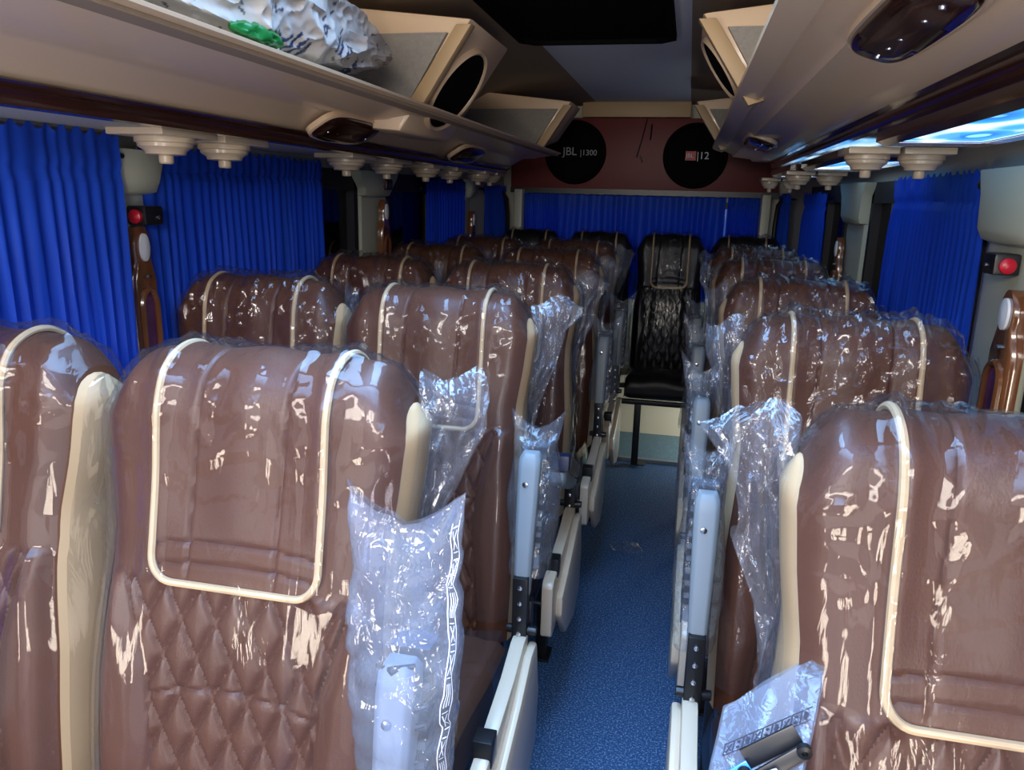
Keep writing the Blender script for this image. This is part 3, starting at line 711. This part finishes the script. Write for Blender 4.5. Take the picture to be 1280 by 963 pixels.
def film_mesh(W, m, seed, rough=1.0, pp=0.118):
    t0 = t_front(0.50); ts = np.concatenate([np.linspace(t0, TL*0.60, 110), np.linspace(TL*0.60, TL*0.9, 14)[1:]])
    nx = 72; u = np.linspace(-1, 1, nx)[None, :]; t = ts[:, None]
    x = u * (hwid(t, W) + 0.005); y, z = surf(x*0.985, t + 0*u, W, True, pp); _, zz, ny, nz = prof(t + 0*u)
    top = sstep(0.98, 1.16, zz)
    fan = x * (1 + 0.25*vnoise(t*5 + 0*u, x*6, seed+1))
    wv = 0.0045 + rough*(0.0050*(ridge(fan*16, t*2.2 + 0*u, seed)**6)*(0.25+0.75*vnoise(fan*8,t*3+0*u,seed+9)) + 0.0020*ridge(fan*60, t*7 + 0*u, seed+2)**2*(0.05 + top)
         + 0.0065*top*(ridge(x*34 + t*22, t*40 - x*15, seed+3)**3 - 0.3) + 0.004*(vnoise(x*6, t*3 + 0*u, seed+4) - 0.4))
    wv = wv + 0.009*np.exp(-((np.abs(x) - pp)/0.014)**2) * sstep(T_PIPE - 0.01, T_PIPE + 0.01, t)
    edge = sstep(0.9, 1.0, np.abs(u) + 0*t)
    wv = wv*(1-edge) + 0.010*edge
    P = np.stack([x, y + ny*wv, z + nz*wv], -1); mb = MB(); mb.grid(P)
    # side sheets
    n = 44; f = np.linspace(0.1, 1, n)
    for s in (-1, 1):
        rows = []
        for i in range(n):
            tf = f[i]*APEX; tb = TL - f[i]*(TL - APEX); yf, zf = surf(float(hwid(tf, W)), tf, W, True); yb, zb = surf(float(hwid(tb, W)), tb, W, True)
            row = []
            for k in range(12):
                g = k/11; b = 0.016 + 0.006*math.sin(math.pi*g)
                b += rough*0.006*(float(ridge(zf*16 + g*3, g*5 + s*3, seed+7))**2 - 0.3)*math.sin(math.pi*g)
                row.append((s*(float(hwid(tf, W))*(1-g) + float(hwid(tb, W))*g + b), float(yf)*(1-g) + float(yb)*g, float(zf)*(1-g) + float(zb)*g))
            rows.append(row)
        mb.grid(rows, flip=(s < 0))
    return mb.mesh('film_cover', m)
def flap_mesh(W, s, m, seed, reach=1.0, zlow=0.80):
    # loose end of the plastic cover standing off the aisle side of the seat back
    nz_, nk = 54, 16; mb = MB()
    zs = np.linspace(1.19, zlow, nz_)
    rng = np.random.RandomState(seed)
    key_z = [zlow, 0.90, 0.98, 1.04, 1.09, 1.135, 1.17, 1.19]
    key_w = np.array([0.018, 0.026, 0.040, 0.055, 0.062, 0.080, 0.100, 0.085]) * reach * (0.85 + 0.3*rng.rand(8))
    wz = np.interp(zs, key_z, key_w)
    for sheet in (-1, 1):
        rows = []
        for i, z in enumerate(zs):
            t = t_front(min(z, 1.20)); h = float(hwid(t, W)); y0_, _, _, _ = prof(t); y0_ = float(y0_) + 0.085
            row = []
            for k in range(nk):
                g = k/(nk-1); gap = 0.020*math.sin(math.pi*min(1, g*0.92 + 0.08))*(1-g)
                q = float(ridge(z*15 + g*4, g*4 - z*7 + sheet*5, seed+11))
                c2 = float(vnoise(z*42, g*9 + sheet, seed+12))
                yy = y0_ + sheet*gap + (0.022*(q - 0.5) + 0.010*(c2 - 0.5))*min(1, g*2.5) + 0.03*g
                zz = z - 0.020*g*float(vnoise(z*9, 0.5, seed+13)) + 0.012*(c2 - .5)*g + (0.012*math.sin(g*5 + seed) if i < 3 else 0)
                row.append((s*(h - 0.004 + wz[i]*g + 0.008*(c2 - 0.5)*g), yy, zz))
            rows.append(row)
        mb.grid(rows)
    return mb.mesh('film_flap', m)

def cushion_mesh(W, m):
    mb = MB(); nx, ny = 28, 40; P = []
    per = []
    for k in range(ny):   # section around the cushion front: top back -> front -> underside
        pass
    sec = crom([(-0.10, .455), (-0.25, .470), (-0.38, .495), (-0.48, .508), (-0.54, .490), (-0.555, .44), (-0.53, .385), (-0.36, .365), (-0.10, .36)], 6)
    for y, z in sec:
        row = []
        for i in range(nx):
            u = -1 + 2*i/(nx-1); x = u*W/2*0.98
            r = max(0, (abs(u) - 0.82)/0.18); dz = -0.028*r*r if z > 0.42 else 0.012*r*r
            puff = 0.006*math.cos(u*math.pi*1.5) if z > 0.45 else 0
            row.append((x, y, z + dz + puff))
        P.append(row)
    mb.grid(P)
    P = np.array(P)
    for e in (0, nx-1):
        b0 = mb.n; mb.add([tuple(p) for p in P[:, e]], [tuple(range(len(sec)))])
    return mb.mesh('cushion', m)
def cushion_film_mesh(W, m, seed):
    nx, ny = 40, 40; P = []
    for j in range(ny):
        g = j/(ny-1); y = -0.11 - 0.43*g; row = []
        zt = float(np.interp(y, [-.54, -.48, -.38, -.25, -.10], [.497, .515, .503, .477, .462]))
        for i in range(nx):
            u = -1 + 2*i/(nx-1); x = u*(W/2 + 0.012)
            dz = 0.008 + 0.010*float(ridge(x*20 + y*6, y*9, seed))**3 + 0.008*(float(vnoise(x*30, y*24, seed+1)) - .5)
            drop = 0.09*max(0, (abs(u) - 0.90)/0.10)**1.4
            row.append((x, y, zt + dz - drop))
        P.append(row)
    return MB().grid(P).mesh('cushion_film', m)
def frame_mesh(W, m):
    mb = MB(); w = W/2 - 0.03
    for x in (-w, w):
        mb.box(x - 0.018, x + 0.018, -0.52, -0.06, 0.325, 0.36)
        for y in (-0.47, -0.16): mb.box(x - 0.016, x + 0.016, y - 0.016, y + 0.016, 0.0, 0.33); mb.box(x - 0.03, x + 0.03, y - 0.04, y + 0.04, 0.0, 0.008)
        mb.box(x - 0.012, x + 0.012, -0.06, 0.02, 0.36, 0.60)
    mb.box(-w, w, -0.485, -0.455, 0.30, 0.33); mb.box(-w, w, -0.175, -0.145, 0.30, 0.33)
    return mb.mesh('seat_frame', m, bevel=0.002)
def side_cover_mesh(xa, s, m):
    # pale cover plate along the aisle side of the cushion
    mb = MB()
    poly = [(-.175, .525), (-.215, .525), (-.30, .500), (-.545, .468), (-.56, .455), (-.56, .318), (-.545, .310), (-.48, .310), (-.40, .385), (-.26, .40), (-.175, .40)]
    mb.prism(poly, 'x', xa, xa + s*0.030)
    return mb.mesh('side_cover', m, bevel=0.006)
def side_plate_mesh(xa, s, m):
    mb = MB(); poly = [(-.16, .50), (-.22, .50), (-.32, .455), (-.50, .40), (-.50, .345), (-.40, .24), (-.25, .20), (-.14, .24), (-.12, .36)]
    mb.prism(poly, 'x', xa + s*0.028, xa + s*0.048); return mb.mesh('lower_plate', m, bevel=0.009)

def rot_pts(mb, piv, ang):
    c, s_ = math.cos(ang), math.sin(ang); out = []
    for x, y, z in mb.v:
        dy, dz = y - piv[0], z - piv[1]; out.append((x, piv[0] + dy*c - dz*s_, piv[1] + dy*s_ + dz*c))
    mb.v = out
PIV = (-0.165, 0.60)
def armrest_parts(xc, s, ang):
    # built upright; ang swings it down towards the front. s = side the aisle is on
    spine = MB(); rings = []
    for z, hw_, yf, yb in ((0.61, .017, -.180, -.150), (0.66, .018, -.178, -.142), (0.74, .020, -.168, -.130), (0.82, .022, -.152, -.112), (0.875, .023, -.140, -.098), (0.895, .022, -.134, -.096), (0.906, .016, -.126, -.100)):
        rings.append([(xc - hw_, yb, z), (xc - hw_, yf + .008, z), (xc - hw_*.65, yf, z), (xc + hw_*.65, yf, z), (xc + hw_, yf + .008, z), (xc + hw_, yb, z)])
    spine.grid(rings, wrap=True)
    for b0 in (spine.n - 6, spine.n - 42): spine.f.append(tuple(b0 + k for k in range(6))); spine.m.append(0)
    bolt = MB().lathe([(.006, 0), (.006, -.003), (.003, -.004), (0, -.004)], (xc - .004, -.146, .845), 'y', 12)
    pad = MB(); rings = []
    for z, yb in ((0.66, -.11), (0.68, -.098), (0.76, -.080), (0.84, -.060), (0.895, -.048), (0.912, -.056)):
        rings.append([(xc - .022, yb - .040, z), (xc + s*.0 + .030, yb - .040, z), (xc + .030, yb, z), (xc - .022, yb, z)] if s > 0 else
                     [(xc - .030, yb - .040, z), (xc + .022, yb - .040, z), (xc + .022, yb, z), (xc - .030, yb, z)])
    pad.grid(rings, wrap=True)
    for b0 in (pad.n - 4, pad.n - 24): pad.f.append(tuple(b0 + k for k in range(4))); pad.m.append(0)
    slot = MB()
    for i in range(9):
        z = 0.69 + i*0.0225; yb = float(np.interp(z, [.68, .895], [-.098, -.048]))
        slot.box(xc + s*.0295 if s > 0 else xc + s*.033, xc + s*.033 if s > 0 else xc + s*.0295, yb - .038, yb - .004, z, z + .012)
        slot.box(min(xc + s*.010, xc + s*.031), max(xc + s*.010, xc + s*.031), yb - .043, yb - .038, z, z + .011)
    for mb in (spine, bolt, pad, slot): rot_pts(mb, PIV, ang)
    hinge = MB(); hinge.box(xc - .016, xc + .016, -.190, -.160, .505, .655); hinge.box(xc - .010, xc + .020, -.160, -.135, .51, .59)
    hinge.tube([(xc - .03, -.172, .53), (xc + .035, -.172, .53)], .010, 10)
    hb = [MB().lathe([(.005, 0), (.005, -.003), (0, -.004)], (xc, -.190, z), 'y', 10) for z in (.53, .565, .60, .635)]
    return dict(spine=spine, bolt=bolt, pad=pad, slot=slot, hinge=hinge, hb=hb)
def lever_mesh(xa, s, m):
    mb = MB(); mb.tube([(xa - s*0.10, -.535, .40), (xa, -.535, .395)], .007, 8); cl = MB().box(min(xa - s*.003, xa + s*.033), max(xa - s*.003, xa + s*.033), -.50, -.46, .455, .506)
    return mb.mesh('cross_rod', m), cl.mesh('cover_clip', m, bevel=0.003)

KIT = {}
def seat_kit(key, W, pipe, lm):
    if key in KIT: return KIT[key]
    k = dict(W=W, back=backrest_mesh(W, lm, pipe), sl=side_mesh(W, -1, M['cream_leather'] if lm is M['leather'] else lm), sr=side_mesh(W, 1, M['cream_leather'] if lm is M['leather'] else lm),
             pipe=piping_mesh(W, pipe, M['piping']), cush=cushion_mesh(W, lm), cfilm=[cushion_film_mesh(W, M['film'], 40+i) for i in range(2)],
             film=[film_mesh(W, (M['film'] if i < 2 else M['film_creased']) if lm is M['leather'] else M['film_rear'], 10 + 7*i, (1.0, 1.2, 2.0, 2.3)[i], pipe) for i in range(4)], frame=frame_mesh(W, M['black_metal']))
    KIT[key] = k; return k
FLAPS = {}
ARM = {}
def seat(key, W, pipe, lm, x, y, label, fv=0, aisle=0, arm=None, flap=None, flap_seed=1, reach=1.0, zlow=0.80, z=0.0, group='brown passenger seats under clear film', rz=0.0, frame=True):
    k = seat_kit(key, W, pipe, lm)
    t = thing('passenger_seat', label, 'seat', (x, y, z), group); t.rotation_euler = (0, 0, rz)
    b = link('backrest', k['back'], t); link('piping', k['pipe'], b, label='cream piping outlining the head panel')
    for me in (k['sl'], k['sr']): link('side_panel', me, b, label='cream side panel' if lm is M['leather'] else None)
    c = link('cushion', k['cush'], t); link('cushion_film', k['cfilm'][fv % 2], c)
    if frame: link('seat_frame', k['frame'], t)
    link('film_cover', k['film'][fv % 4], t, label='wrinkled clear plastic cover')
    if flap:
        fk = (W, flap, flap_seed, reach, zlow)
        if fk not in FLAPS: FLAPS[fk] = flap_mesh(W, flap, M['film_flap'], flap_seed, reach, zlow)
        link('film_flap', FLAPS[fk], t, label='loose end of the clear plastic cover')
    if aisle:
        xc = aisle*(W/2 + 0.042); xa = aisle*(W/2 + 0.030)
        sk = (key, aisle)
        if sk not in ARM:
            ARM[sk] = dict(cover=side_cover_mesh(xa, aisle, M['cream_plastic']), plate=side_plate_mesh(xa, aisle, M['cream_plastic']), lever=lever_mesh(xa, aisle, M['black_metal']))
        sc = link('side_cover', ARM[sk]['cover'], t); link('lower_plate', ARM[sk]['plate'], sc); link('cross_rod', ARM[sk]['lever'][0], t); link('cover_clip', ARM[sk]['lever'][1], sc)
        ak = (key, aisle, arm)
        if ak not in ARM:
            ang = 0.0 if arm == 'up' else math.radians(78)
            p = armrest_parts(xc, aisle, ang); dn = arm == 'down'
            ARM[ak] = dict(spine=p['spine'].mesh('armrest', M['grey_plastic'], bevel=0.003), bolt=p['bolt'].mesh('bolt', M['steel']), pad=p['pad'].mesh('armrest_pad', M['navy_pad'] if dn else M['dark_pad'], bevel=0.006),
                           slot=p['slot'].mesh('pad_slots', M['black'], smooth=False), hinge=p['hinge'].mesh('armrest_hinge', M['black_metal'], bevel=0.003), hb=[q.mesh('hinge_bolt', M['steel']) for q in p['hb']])
        A = ARM[ak]
        a = link('armrest', A['spine'], t); link('bolt', A['bolt'], a); link('armrest_pad', A['pad'], a); link('pad_slots', A['slot'], a, kind='stuff')
        hg = link('armrest_hinge', A['hinge'], t); [link('hinge_bolt', q, hg) for q in A['hb']]
    return t

L_Y = [0.84, 1.60, 2.31, 3.03, 3.74]
ORD = ['first', 'second', 'third', 'fourth', 'fifth']
lx = -0.535
desc_a = ['brown quilted aisle seat at the front left, with the biggest whole head panel in view',
          'brown aisle seat on the left directly behind the front one, armrest raised in crumpled film',
          'brown aisle seat on the left with a navy armrest folded down over the aisle',
          'brown aisle seat on the left behind the one with the lowered armrest',
          'brown aisle seat on the left nearest the dark rear bench']
desc_w = ['brown window seat cut by the left edge, its cream side panel showing',
          'brown window seat in front of the widest blue curtain',
          'brown window seat beside the broad pale left pillar',
          'brown window seat below the narrow bright blue curtain on the left',
          'brown window seat on the left nearest the rear corner']
for i, y in enumerate(L_Y):
    seat('left', 0.425, 0.118, M['leather'], lx, y, desc_a[i], fv=(0, 1, 3, 2, 3)[i], aisle=1, arm='down' if i == 2 else 'up', flap=1, flap_seed=3 + i, reach=[0.95, 1.0, 1.0, 0.9, 0.9][i], zlow=[0.86, 0.70, 0.62, 0.6, 0.6][i])
for i, y in enumerate([0.86, 1.66, 2.36, 3.06, 3.78]):
    seat('left', 0.425, 0.118, M['leather'], (-1.035, -1.015, -1.015, -1.015, -1.012)[i], y, desc_w[i], fv=(1, 2, 3, 2, 3)[i], flap=1 if i else None, flap_seed=20 + i, reach=0.16, zlow=0.9)
desc_r = ['brown quilted single seat at the front right, cut by the right edge',
          'brown single seat on the right beside the wide blue curtain, second row',
          'brown single seat on the right, third row, partly behind the wide curtain',
          'brown single seat on the right, fourth row, under shiny blue film',
          'brown single seat on the right nearest the dark rear bench']
for i, y in enumerate([0.77, 1.47, 2.17, 2.93, 3.64]):
    seat('right', 0.405, 0.110, M['leather'], 0.318 if i else 0.335, y, desc_r[i], fv=(0, 2, 3, 2, 3)[i], aisle=-1, arm='up' if i else 'down', flap=-1, flap_seed=31 + i, reach=[1.0, 0.75, 0.7, 0.65, 0.6][i], zlow=[0.72, 0.55, 0.55, 0.6, 0.6][i])
rear_d = ['black film wrapped rear bench seat at the far left', 'black film wrapped rear bench seat second from the left', 'black film wrapped rear bench seat facing down the aisle', 'black film wrapped rear bench seat at the far right']
for i, x in enumerate((-0.905, -0.493, -0.081, 0.331)):
    seat('rear', 0.365, 0.10, M['dark_leather'], x, 4.49, rear_d[i], fv=i, frame=False, group='black rear bench seats under film', z=0.015)
# black post under the front edge of the rear bench
p = thing('bench_frame', 'black metal frame with a square post by the aisle under the dark rear bench', 'frame', (-0.187, 4.03, 0.012))
for px in (-0.93, 0.0, 0.66): 
    q = obj('post', MB().box(px - 0.018, px + 0.018, -0.018, 0.018, 0.0, 0.34), M['black_metal'], p, bevel=0.003)
    obj('foot', MB().box(px - 0.02, px + 0.055, -0.02, 0.04, 0.0, 0.006), M['black_metal'], q)
for py in (0.0, 0.36): obj('rail', MB().box(-0.95, 0.70, py - 0.02, py + 0.02, 0.34, 0.362), M['black_metal'], p, bevel=0.003)
obj('trim_12', MB().box(-1.14, 0.54, 4.62, 4.64, 0.012, 0.37), mat('cream_rear_panel', (0.62, 0.52, 0.36), 0.5), kind='structure', label='cream flat panel closing the space under the rear bench')

# ------------------------------------------------------------------ bags on the armrests
def sleeve(label, x, y, z0, z1, w, dpt, m, seed, print_strip=False, tilt=0.0, flare=0.02, group='clear bags pulled over the armrests', ribs=False):
    t = thing('plastic_sleeve', label, 'plastic bag', (x, y, z0), group)
    mb = MB(); n = 46; ring = 40; H = z1 - z0; P = []
    for j in range(n):
        g = j/(n-1); row = []
        for k in range(ring):
            a = 2*math.pi*k/ring; ca, sa = math.cos(a), math.sin(a)
            px = math.copysign(abs(ca)**0.7, ca)*(w/2 + flare*max(0, g - 0.85)*4 + 0.006*math.sin(g*7 + seed)); py = math.copysign(abs(sa)**0.8, sa)*dpt/2*(1 - 0.85*max(0, g - 0.62)/0.38)
            q = float(ridge(px*30 + seed, g*H*26, seed)); c2 = float(vnoise(px*55 + py*40, g*H*60, seed+1))
            py += 0.010*(q**2 - 0.3) + 0.006*(c2 - 0.5); px += 0.004*(c2 - 0.5)
            zz = g*H + (0.035*(abs(px)/(w/2))**1.5*max(0, g - 0.85)/0.15 - 0.02*max(0, g - 0.85)/0.15)
            row.append((px, py + tilt*g*H, zz))
        P.append(row)
    mb.grid(P, wrap=True); obj('bag_film', mb, m, t)
    P = np.array(P)
    if print_strip:
        # border printed on the bag: two lines with boxes and crosses between
        s = MB(); ks = 6
        def pt(u, g):
            gg = g*(n-1); j = min(n-2, int(gg)); fr = gg - j
            a = (u)*ring; k0 = int(a) % ring; fk = a - int(a)
            A = P[j][k0]*(1-fk) + P[j][(k0+1) % ring]*fk; B = P[j+1][k0]*(1-fk) + P[j+1][(k0+1) % ring]*fk
            q = A*(1-fr) + B*fr; return Vector((q[0], q[1] - 0.0015, q[2]))
        def seg_(u0, g0, u1, g1, wd):
            N_ = 8; rows = []
            for i in range(N_ + 1):
                f_ = i/N_; u, g = u0 + (u1-u0)*f_, g0 + (g1-g0)*f_
                dl = math.hypot((u1-u0)*0.25, (g1-g0)*H) + 1e-9; pu, pg = -(g1-g0)*H/dl*wd/0.25, (u1-u0)*0.25/dl*wd/H
                rows.append([pt(u - pu, g - pg), pt(u + pu, g + pg)])
            s.grid(rows)
        ua, ub = 0.895, 0.945
        for k in range(10):
            g0, g1 = 0.30 + k*0.066, 0.30 + (k+1)*0.066
            seg_(ua, g0, ua, g1, 0.0007); seg_(ub, g0, ub, g1, 0.0007); um = (ua+ub)/2
            if k % 3 != 1: seg_(ua+.01, g0+.008, ub-.01, g0+.008, 0.0006); seg_(ua+.01, g1-.008, ub-.01, g1-.008, 0.0006); seg_(ua+.012, g0+.014, ub-.012, g1-.014, 0.0006); seg_(ub-.012, g0+.014, ua+.012, g1-.014, 0.0006)
            else: seg_(ua+.014, g0+.005, ua+.014, g1-.005, 0.0006); seg_(um, g0+.005, um, g1-.005, 0.0006); seg_(ub-.014, g0+.005, ub-.014, g1-.005, 0.0006)
        obj('printed_border', s, M['white_print'], t, label='white printed border of boxes and crosses')
    if ribs:
        r = MB()
        for k in range(8):
            zz = 0.13 + k*0.024; dx = 0.010*math.sin(k*1.7)
            r.tube([(-0.028 + dx, 0.006 + tilt*zz, zz), (-0.006 + dx, -0.004 + tilt*zz, zz + 0.002), (0.018 + dx, 0.006 + tilt*zz, zz + 0.006)], [0.003, 0.006, 0.003], 8)
        obj('folded_ribs', r, M['black'], t, kind='stuff', label='dark ribbed folds inside the bag')
    return t
sleeve('clear bag with a printed white border over the front left armrest', -0.272, 0.702, 0.60, 1.095, 0.118, 0.075, M['film_bag'], 3, True, tilt=0.05, ribs=True)
for i, y in enumerate(L_Y[1:], 1):
    if i == 2: continue
    sleeve('crumpled clear bag over the raised armrest of the %s left aisle seat' % ORD[i], -0.275, y - 0.115, 0.64, 0.965, 0.100, 0.085, M['film_flap'], 60 + i, False, tilt=0.13)
for i, y in enumerate([1.47, 2.17, 2.93, 3.64], 1):
    sleeve('crumpled clear bag over the raised armrest of the %s right seat' % ORD[i], 0.070, y - 0.115, 0.60, 0.985, 0.085, 0.095, M['film_flap'], 80 + i, False, tilt=0.13)

# printed bag corner in front of the first right seat, with hardware inside
pb = thing('printed_bag', 'clear bag with dark printed border and metal parts in it, on the front right armrest', 'plastic bag', (0.085, 0.66, 0.80))
cs = [(0.076-0.085, 0.752-0.66, 0.893-0.80), (0.172-0.085, 0.755-0.66, 0.972-0.80), (0.115-0.085, 0.60-0.66, 0.78-0.80), (0.030-0.085, 0.60-0.66, 0.76-0.80)]
rows = []
for j in range(30):
    g = j/29; row = []
    for i in range(26):
        u = i/25
        a = Vector(cs[0])*(1-u) + Vector(cs[1])*u; b = Vector(cs[3])*(1-u) + Vector(cs[2])*u
        q = a*(1-g) + b*g + Vector((0, -0.010*math.sin(math.pi*g) - 0.007*(float(ridge(u*4, g*5, 9)) - .4)*g, 0.006*(float(vnoise(u*7, g*7, 4)) - .5)))
        row.append(q)
    rows.append(row)
mb = MB(); mb.grid(rows); mb.grid([[q + Vector((0.002, 0.012*math.sin(math.pi*i/25), -0.002)) for i, q in enumerate(r)] for r in rows])
obj('bag_film', mb, M['film_bag'], pb)
def bpt(u, g):
    j = min(28, int(g*29)); i = min(24, int(u*25)); return (rows[j][i] + Vector((0, -0.002, 0)))
def blp(u, g):
    g *= 0.45
    a = Vector(cs[0])*(1-u) + Vector(cs[1])*u; b = Vector(cs[3])*(1-u) + Vector(cs[2])*u
    return a*(1-g) + b*g + Vector((0, -0.0125 - 0.010*math.sin(math.pi*g), 0.001))
s = MB()
def bseg(u0, g0, u1, g1, wd):
    d_ = blp(u1, g1) - blp(u0, g0); n_ = Vector((0.05, -0.9, 0.4)); w_ = d_.cross(n_).normalized()*wd
    s.add([blp(u0, g0) - w_, blp(u1, g1) - w_, blp(u1, g1) + w_, blp(u0, g0) + w_], [(0, 1, 2, 3)])
for k in range(9):
    u0, u1 = 0.10 + k*0.092, 0.10 + (k+1)*0.092; ga, gb = 0.36, 0.47
    bseg(u0, ga, u1, ga, 0.0006); bseg(u0, gb, u1, gb, 0.0006)
    bseg(u0, ga, u0, gb, 0.0008)
    if k % 3 == 0: bseg(u0+.02, ga+.02, u1-.02, gb-.02, 0.0008); bseg(u0+.02, gb-.02, u1-.02, ga+.02, 0.0008)
    elif k % 3 == 1: bseg(u0+.03, ga+.03, u1-.03, ga+.03, .0012); bseg(u0+.03, gb-.03, u1-.03, gb-.03, .0012)
    else: bseg((u0+u1)/2, ga+.02, (u0+u1)/2, gb-.02, .0018); bseg(u0+.02, (ga+gb)/2, u1-.02, (ga+gb)/2, .0008)
obj('printed_border', s, M['dark_print'], pb, label='dark printed border of boxes and crosses')
def bx3(u0, g0, u1, g1, wd, th, lift):
    a, b = blp(u0, g0) + Vector((0, lift, 0)), blp(u1, g1) + Vector((0, lift, 0)); d_ = (b - a); n_ = Vector((0.05, -0.9, 0.4)).normalized(); w_ = d_.cross(n_).normalized()*wd; t_ = n_*th
    q = MB(); vs = [a-w_-t_, b-w_-t_, b+w_-t_, a+w_-t_, a-w_+t_, b-w_+t_, b+w_+t_, a+w_+t_]
    q.add(vs, [(0,3,2,1),(4,5,6,7),(0,1,5,4),(1,2,6,5),(2,3,7,6),(3,0,4,7)]); return q
obj('black_clip', bx3(0.35, 0.62, 0.85, 0.57, 0.010, 0.003, 0.004), M['black'], pb, bevel=0.002, label='black metal clip')
obj('link_arm', bx3(0.30, 0.90, 0.95, 0.74, 0.007, 0.003, 0.003), M['black'], pb, bevel=0.002, label='black pivot arm')
obj('blue_strip', bx3(0.10, 0.78, 0.42, 0.70, 0.007, 0.002, 0.002), mat('blue_foil', (0.03, 0.25, 0.6), 0.2, coat=0.5), pb, bevel=0.001, label='shiny blue strip')
obj('white_plate', bx3(0.20, 1.05, 0.85, 1.00, 0.020, 0.003, 0.0), M['white_lens'], pb, bevel=0.002, label='white plate')
for u, g in ((0.37, 0.72), (0.93, 0.70), (0.78, 0.96)):
    c = blp(u, g); q = MB().lathe([(.007, .003), (.007, -.004), (.003, -.005), (.003, -.001), (0, -.001)], (c.x, c.y - .003, c.z), 'y', 14)
    obj('pivot_bolt', q, M['black_metal'], pb)

# scrap of film lying in the aisle
def scrap(label, x, y, r, seed):
    mb = MB(); rows = []
    for j in range(14):
        row = []
        for k in range(30):
            a = 2*math.pi*k/30; rr = r*(j/13)*(0.75 + 0.4*float(vnoise(math.cos(a)*2 + 5, math.sin(a)*2 + 5, seed)))
            px, py = rr*math.cos(a), rr*0.8*math.sin(a); row.append((px, py, 0.003 + 0.028*float(ridge(px*40, py*40, seed))*(1 - 0.6*j/13)))
        rows.append(row)
    mb.grid(rows, wrap=True); o = obj('film_scrap', mb, M['film_flap']); o.location = (x, y, 0.0); tag(o, label, 'plastic scrap'); return o
scrap('crumpled scrap of clear film lying on the blue aisle floor', -0.145, 2.98, 0.075, 5)

# ------------------------------------------------------------------ luggage on the left rack
def sack(label, x, y0_, y1_, z, seed):
    n, ring = 380, 230; P = np.zeros((n, ring, 3))
    g = np.linspace(0, 1, n)[:, None]; a = np.linspace(0, 2*math.pi, ring, endpoint=False)[None, :]
    env = np.clip(np.sin(math.pi*np.clip(g*0.98 + 0.01, 0, 1)), 0, 1)**0.30
    rx, rz = 0.150*env, 0.105*env**2.2*(0.9 + 0.15*np.sin(g*5))
    px = np.sign(np.cos(a))*np.abs(np.cos(a))**0.8*rx; pz = np.sign(np.sin(a))*np.abs(np.sin(a))**0.8*rz
    gy = g*(y1_ - y0_)
    cr = 0.018*(ridge(gy*7 + a*0.9, a*2.2 - gy*3, seed)**2 - 0.35) + 0.006*(ridge(gy*22 + a*2, a*5 - gy*8, seed+1)**2 - 0.35) + 0.002*(ridge(gy*45, a*11 + gy*20, seed+2) - .5)
    k = 1 + cr/0.12*env
    P[..., 0] = px*k; P[..., 1] = gy + 0.01*np.sin(a*3); P[..., 2] = np.maximum(pz*k, -0.088) + 0.090
    mb = MB(); mb.grid(P, wrap=True)
    for b0 in (0, (n-1)*ring): mb.f.append(tuple(b0 + q for q in range(ring))); mb.m.append(0)
    o = obj('printed_sack', mb, M['sack']); o.location = (x, y0_, z); o.rotation_euler = (0, 0, 0.0)
    # printed strokes: clusters of parallel navy dashes and scattered black ticks on white
    col = np.ones((n*ring, 4), np.float32); base = np.array([0.52, 0.46, 0.41]); col[:, :3] = base
    U = (gy + 0*a).ravel(); V = (a*0.13 + 0*g).ravel(); rng = np.random.RandomState(3)
    def stroke(cu, cv, ang, L, w, c):
        du, dv = U - cu, V - cv; ca, sa = math.cos(ang), math.sin(ang)
        p = np.abs(du*ca + dv*sa); q = np.abs(-du*sa + dv*ca); m_ = (p < L) & (q < w); col[m_, :3] = c
    LY = y1_ - y0_
    for _ in range(46):
        cu, cv, ang = rng.rand()*LY, rng.rand()*0.82, rng.choice([0.5, -0.6, 1.2, 2.2]); navy = np.array([0.018, 0.035, 0.10])
        for j in range(rng.randint(2, 5)): stroke(cu - math.sin(ang)*0.020*j, cv + math.cos(ang)*0.020*j, ang, 0.022, 0.0042, navy)
    for _ in range(420): stroke(rng.rand()*LY, rng.rand()*0.82, rng.rand()*3.14, 0.009, 0.0028, np.array([0.07, 0.07, 0.09]))
    at = o.data.color_attributes.new('print', 'FLOAT_COLOR', 'POINT'); at.data.foreach_set('color', col.ravel())
    tag(o, label, 'sack'); return o
sack('long crumpled white sack printed with navy dashes, lying on the left rack', -0.84, 0.80, 1.985, 1.651, 4)
mb = MB(); rows = []
for j in range(24):
    g = j/23; row = []
    for k in range(20):
        a = 2*math.pi*k/20; r = 0.016*math.sin(math.pi*min(1, max(0, g)))**0.5 + 0.001
        q = 0.6 + 0.6*float(ridge(g*9, a*1.5, 8)); row.append((r*q*math.cos(a), g*0.16, 0.014 + r*q*math.sin(a)*0.9))
    rows.append(row)
mb.grid(rows, wrap=True); o = obj('green_bag', mb, M['green']); o.location = (-0.708, 1.15, 1.650)
tag(o, 'small shiny green bag peeping out under the white sack', 'bag')
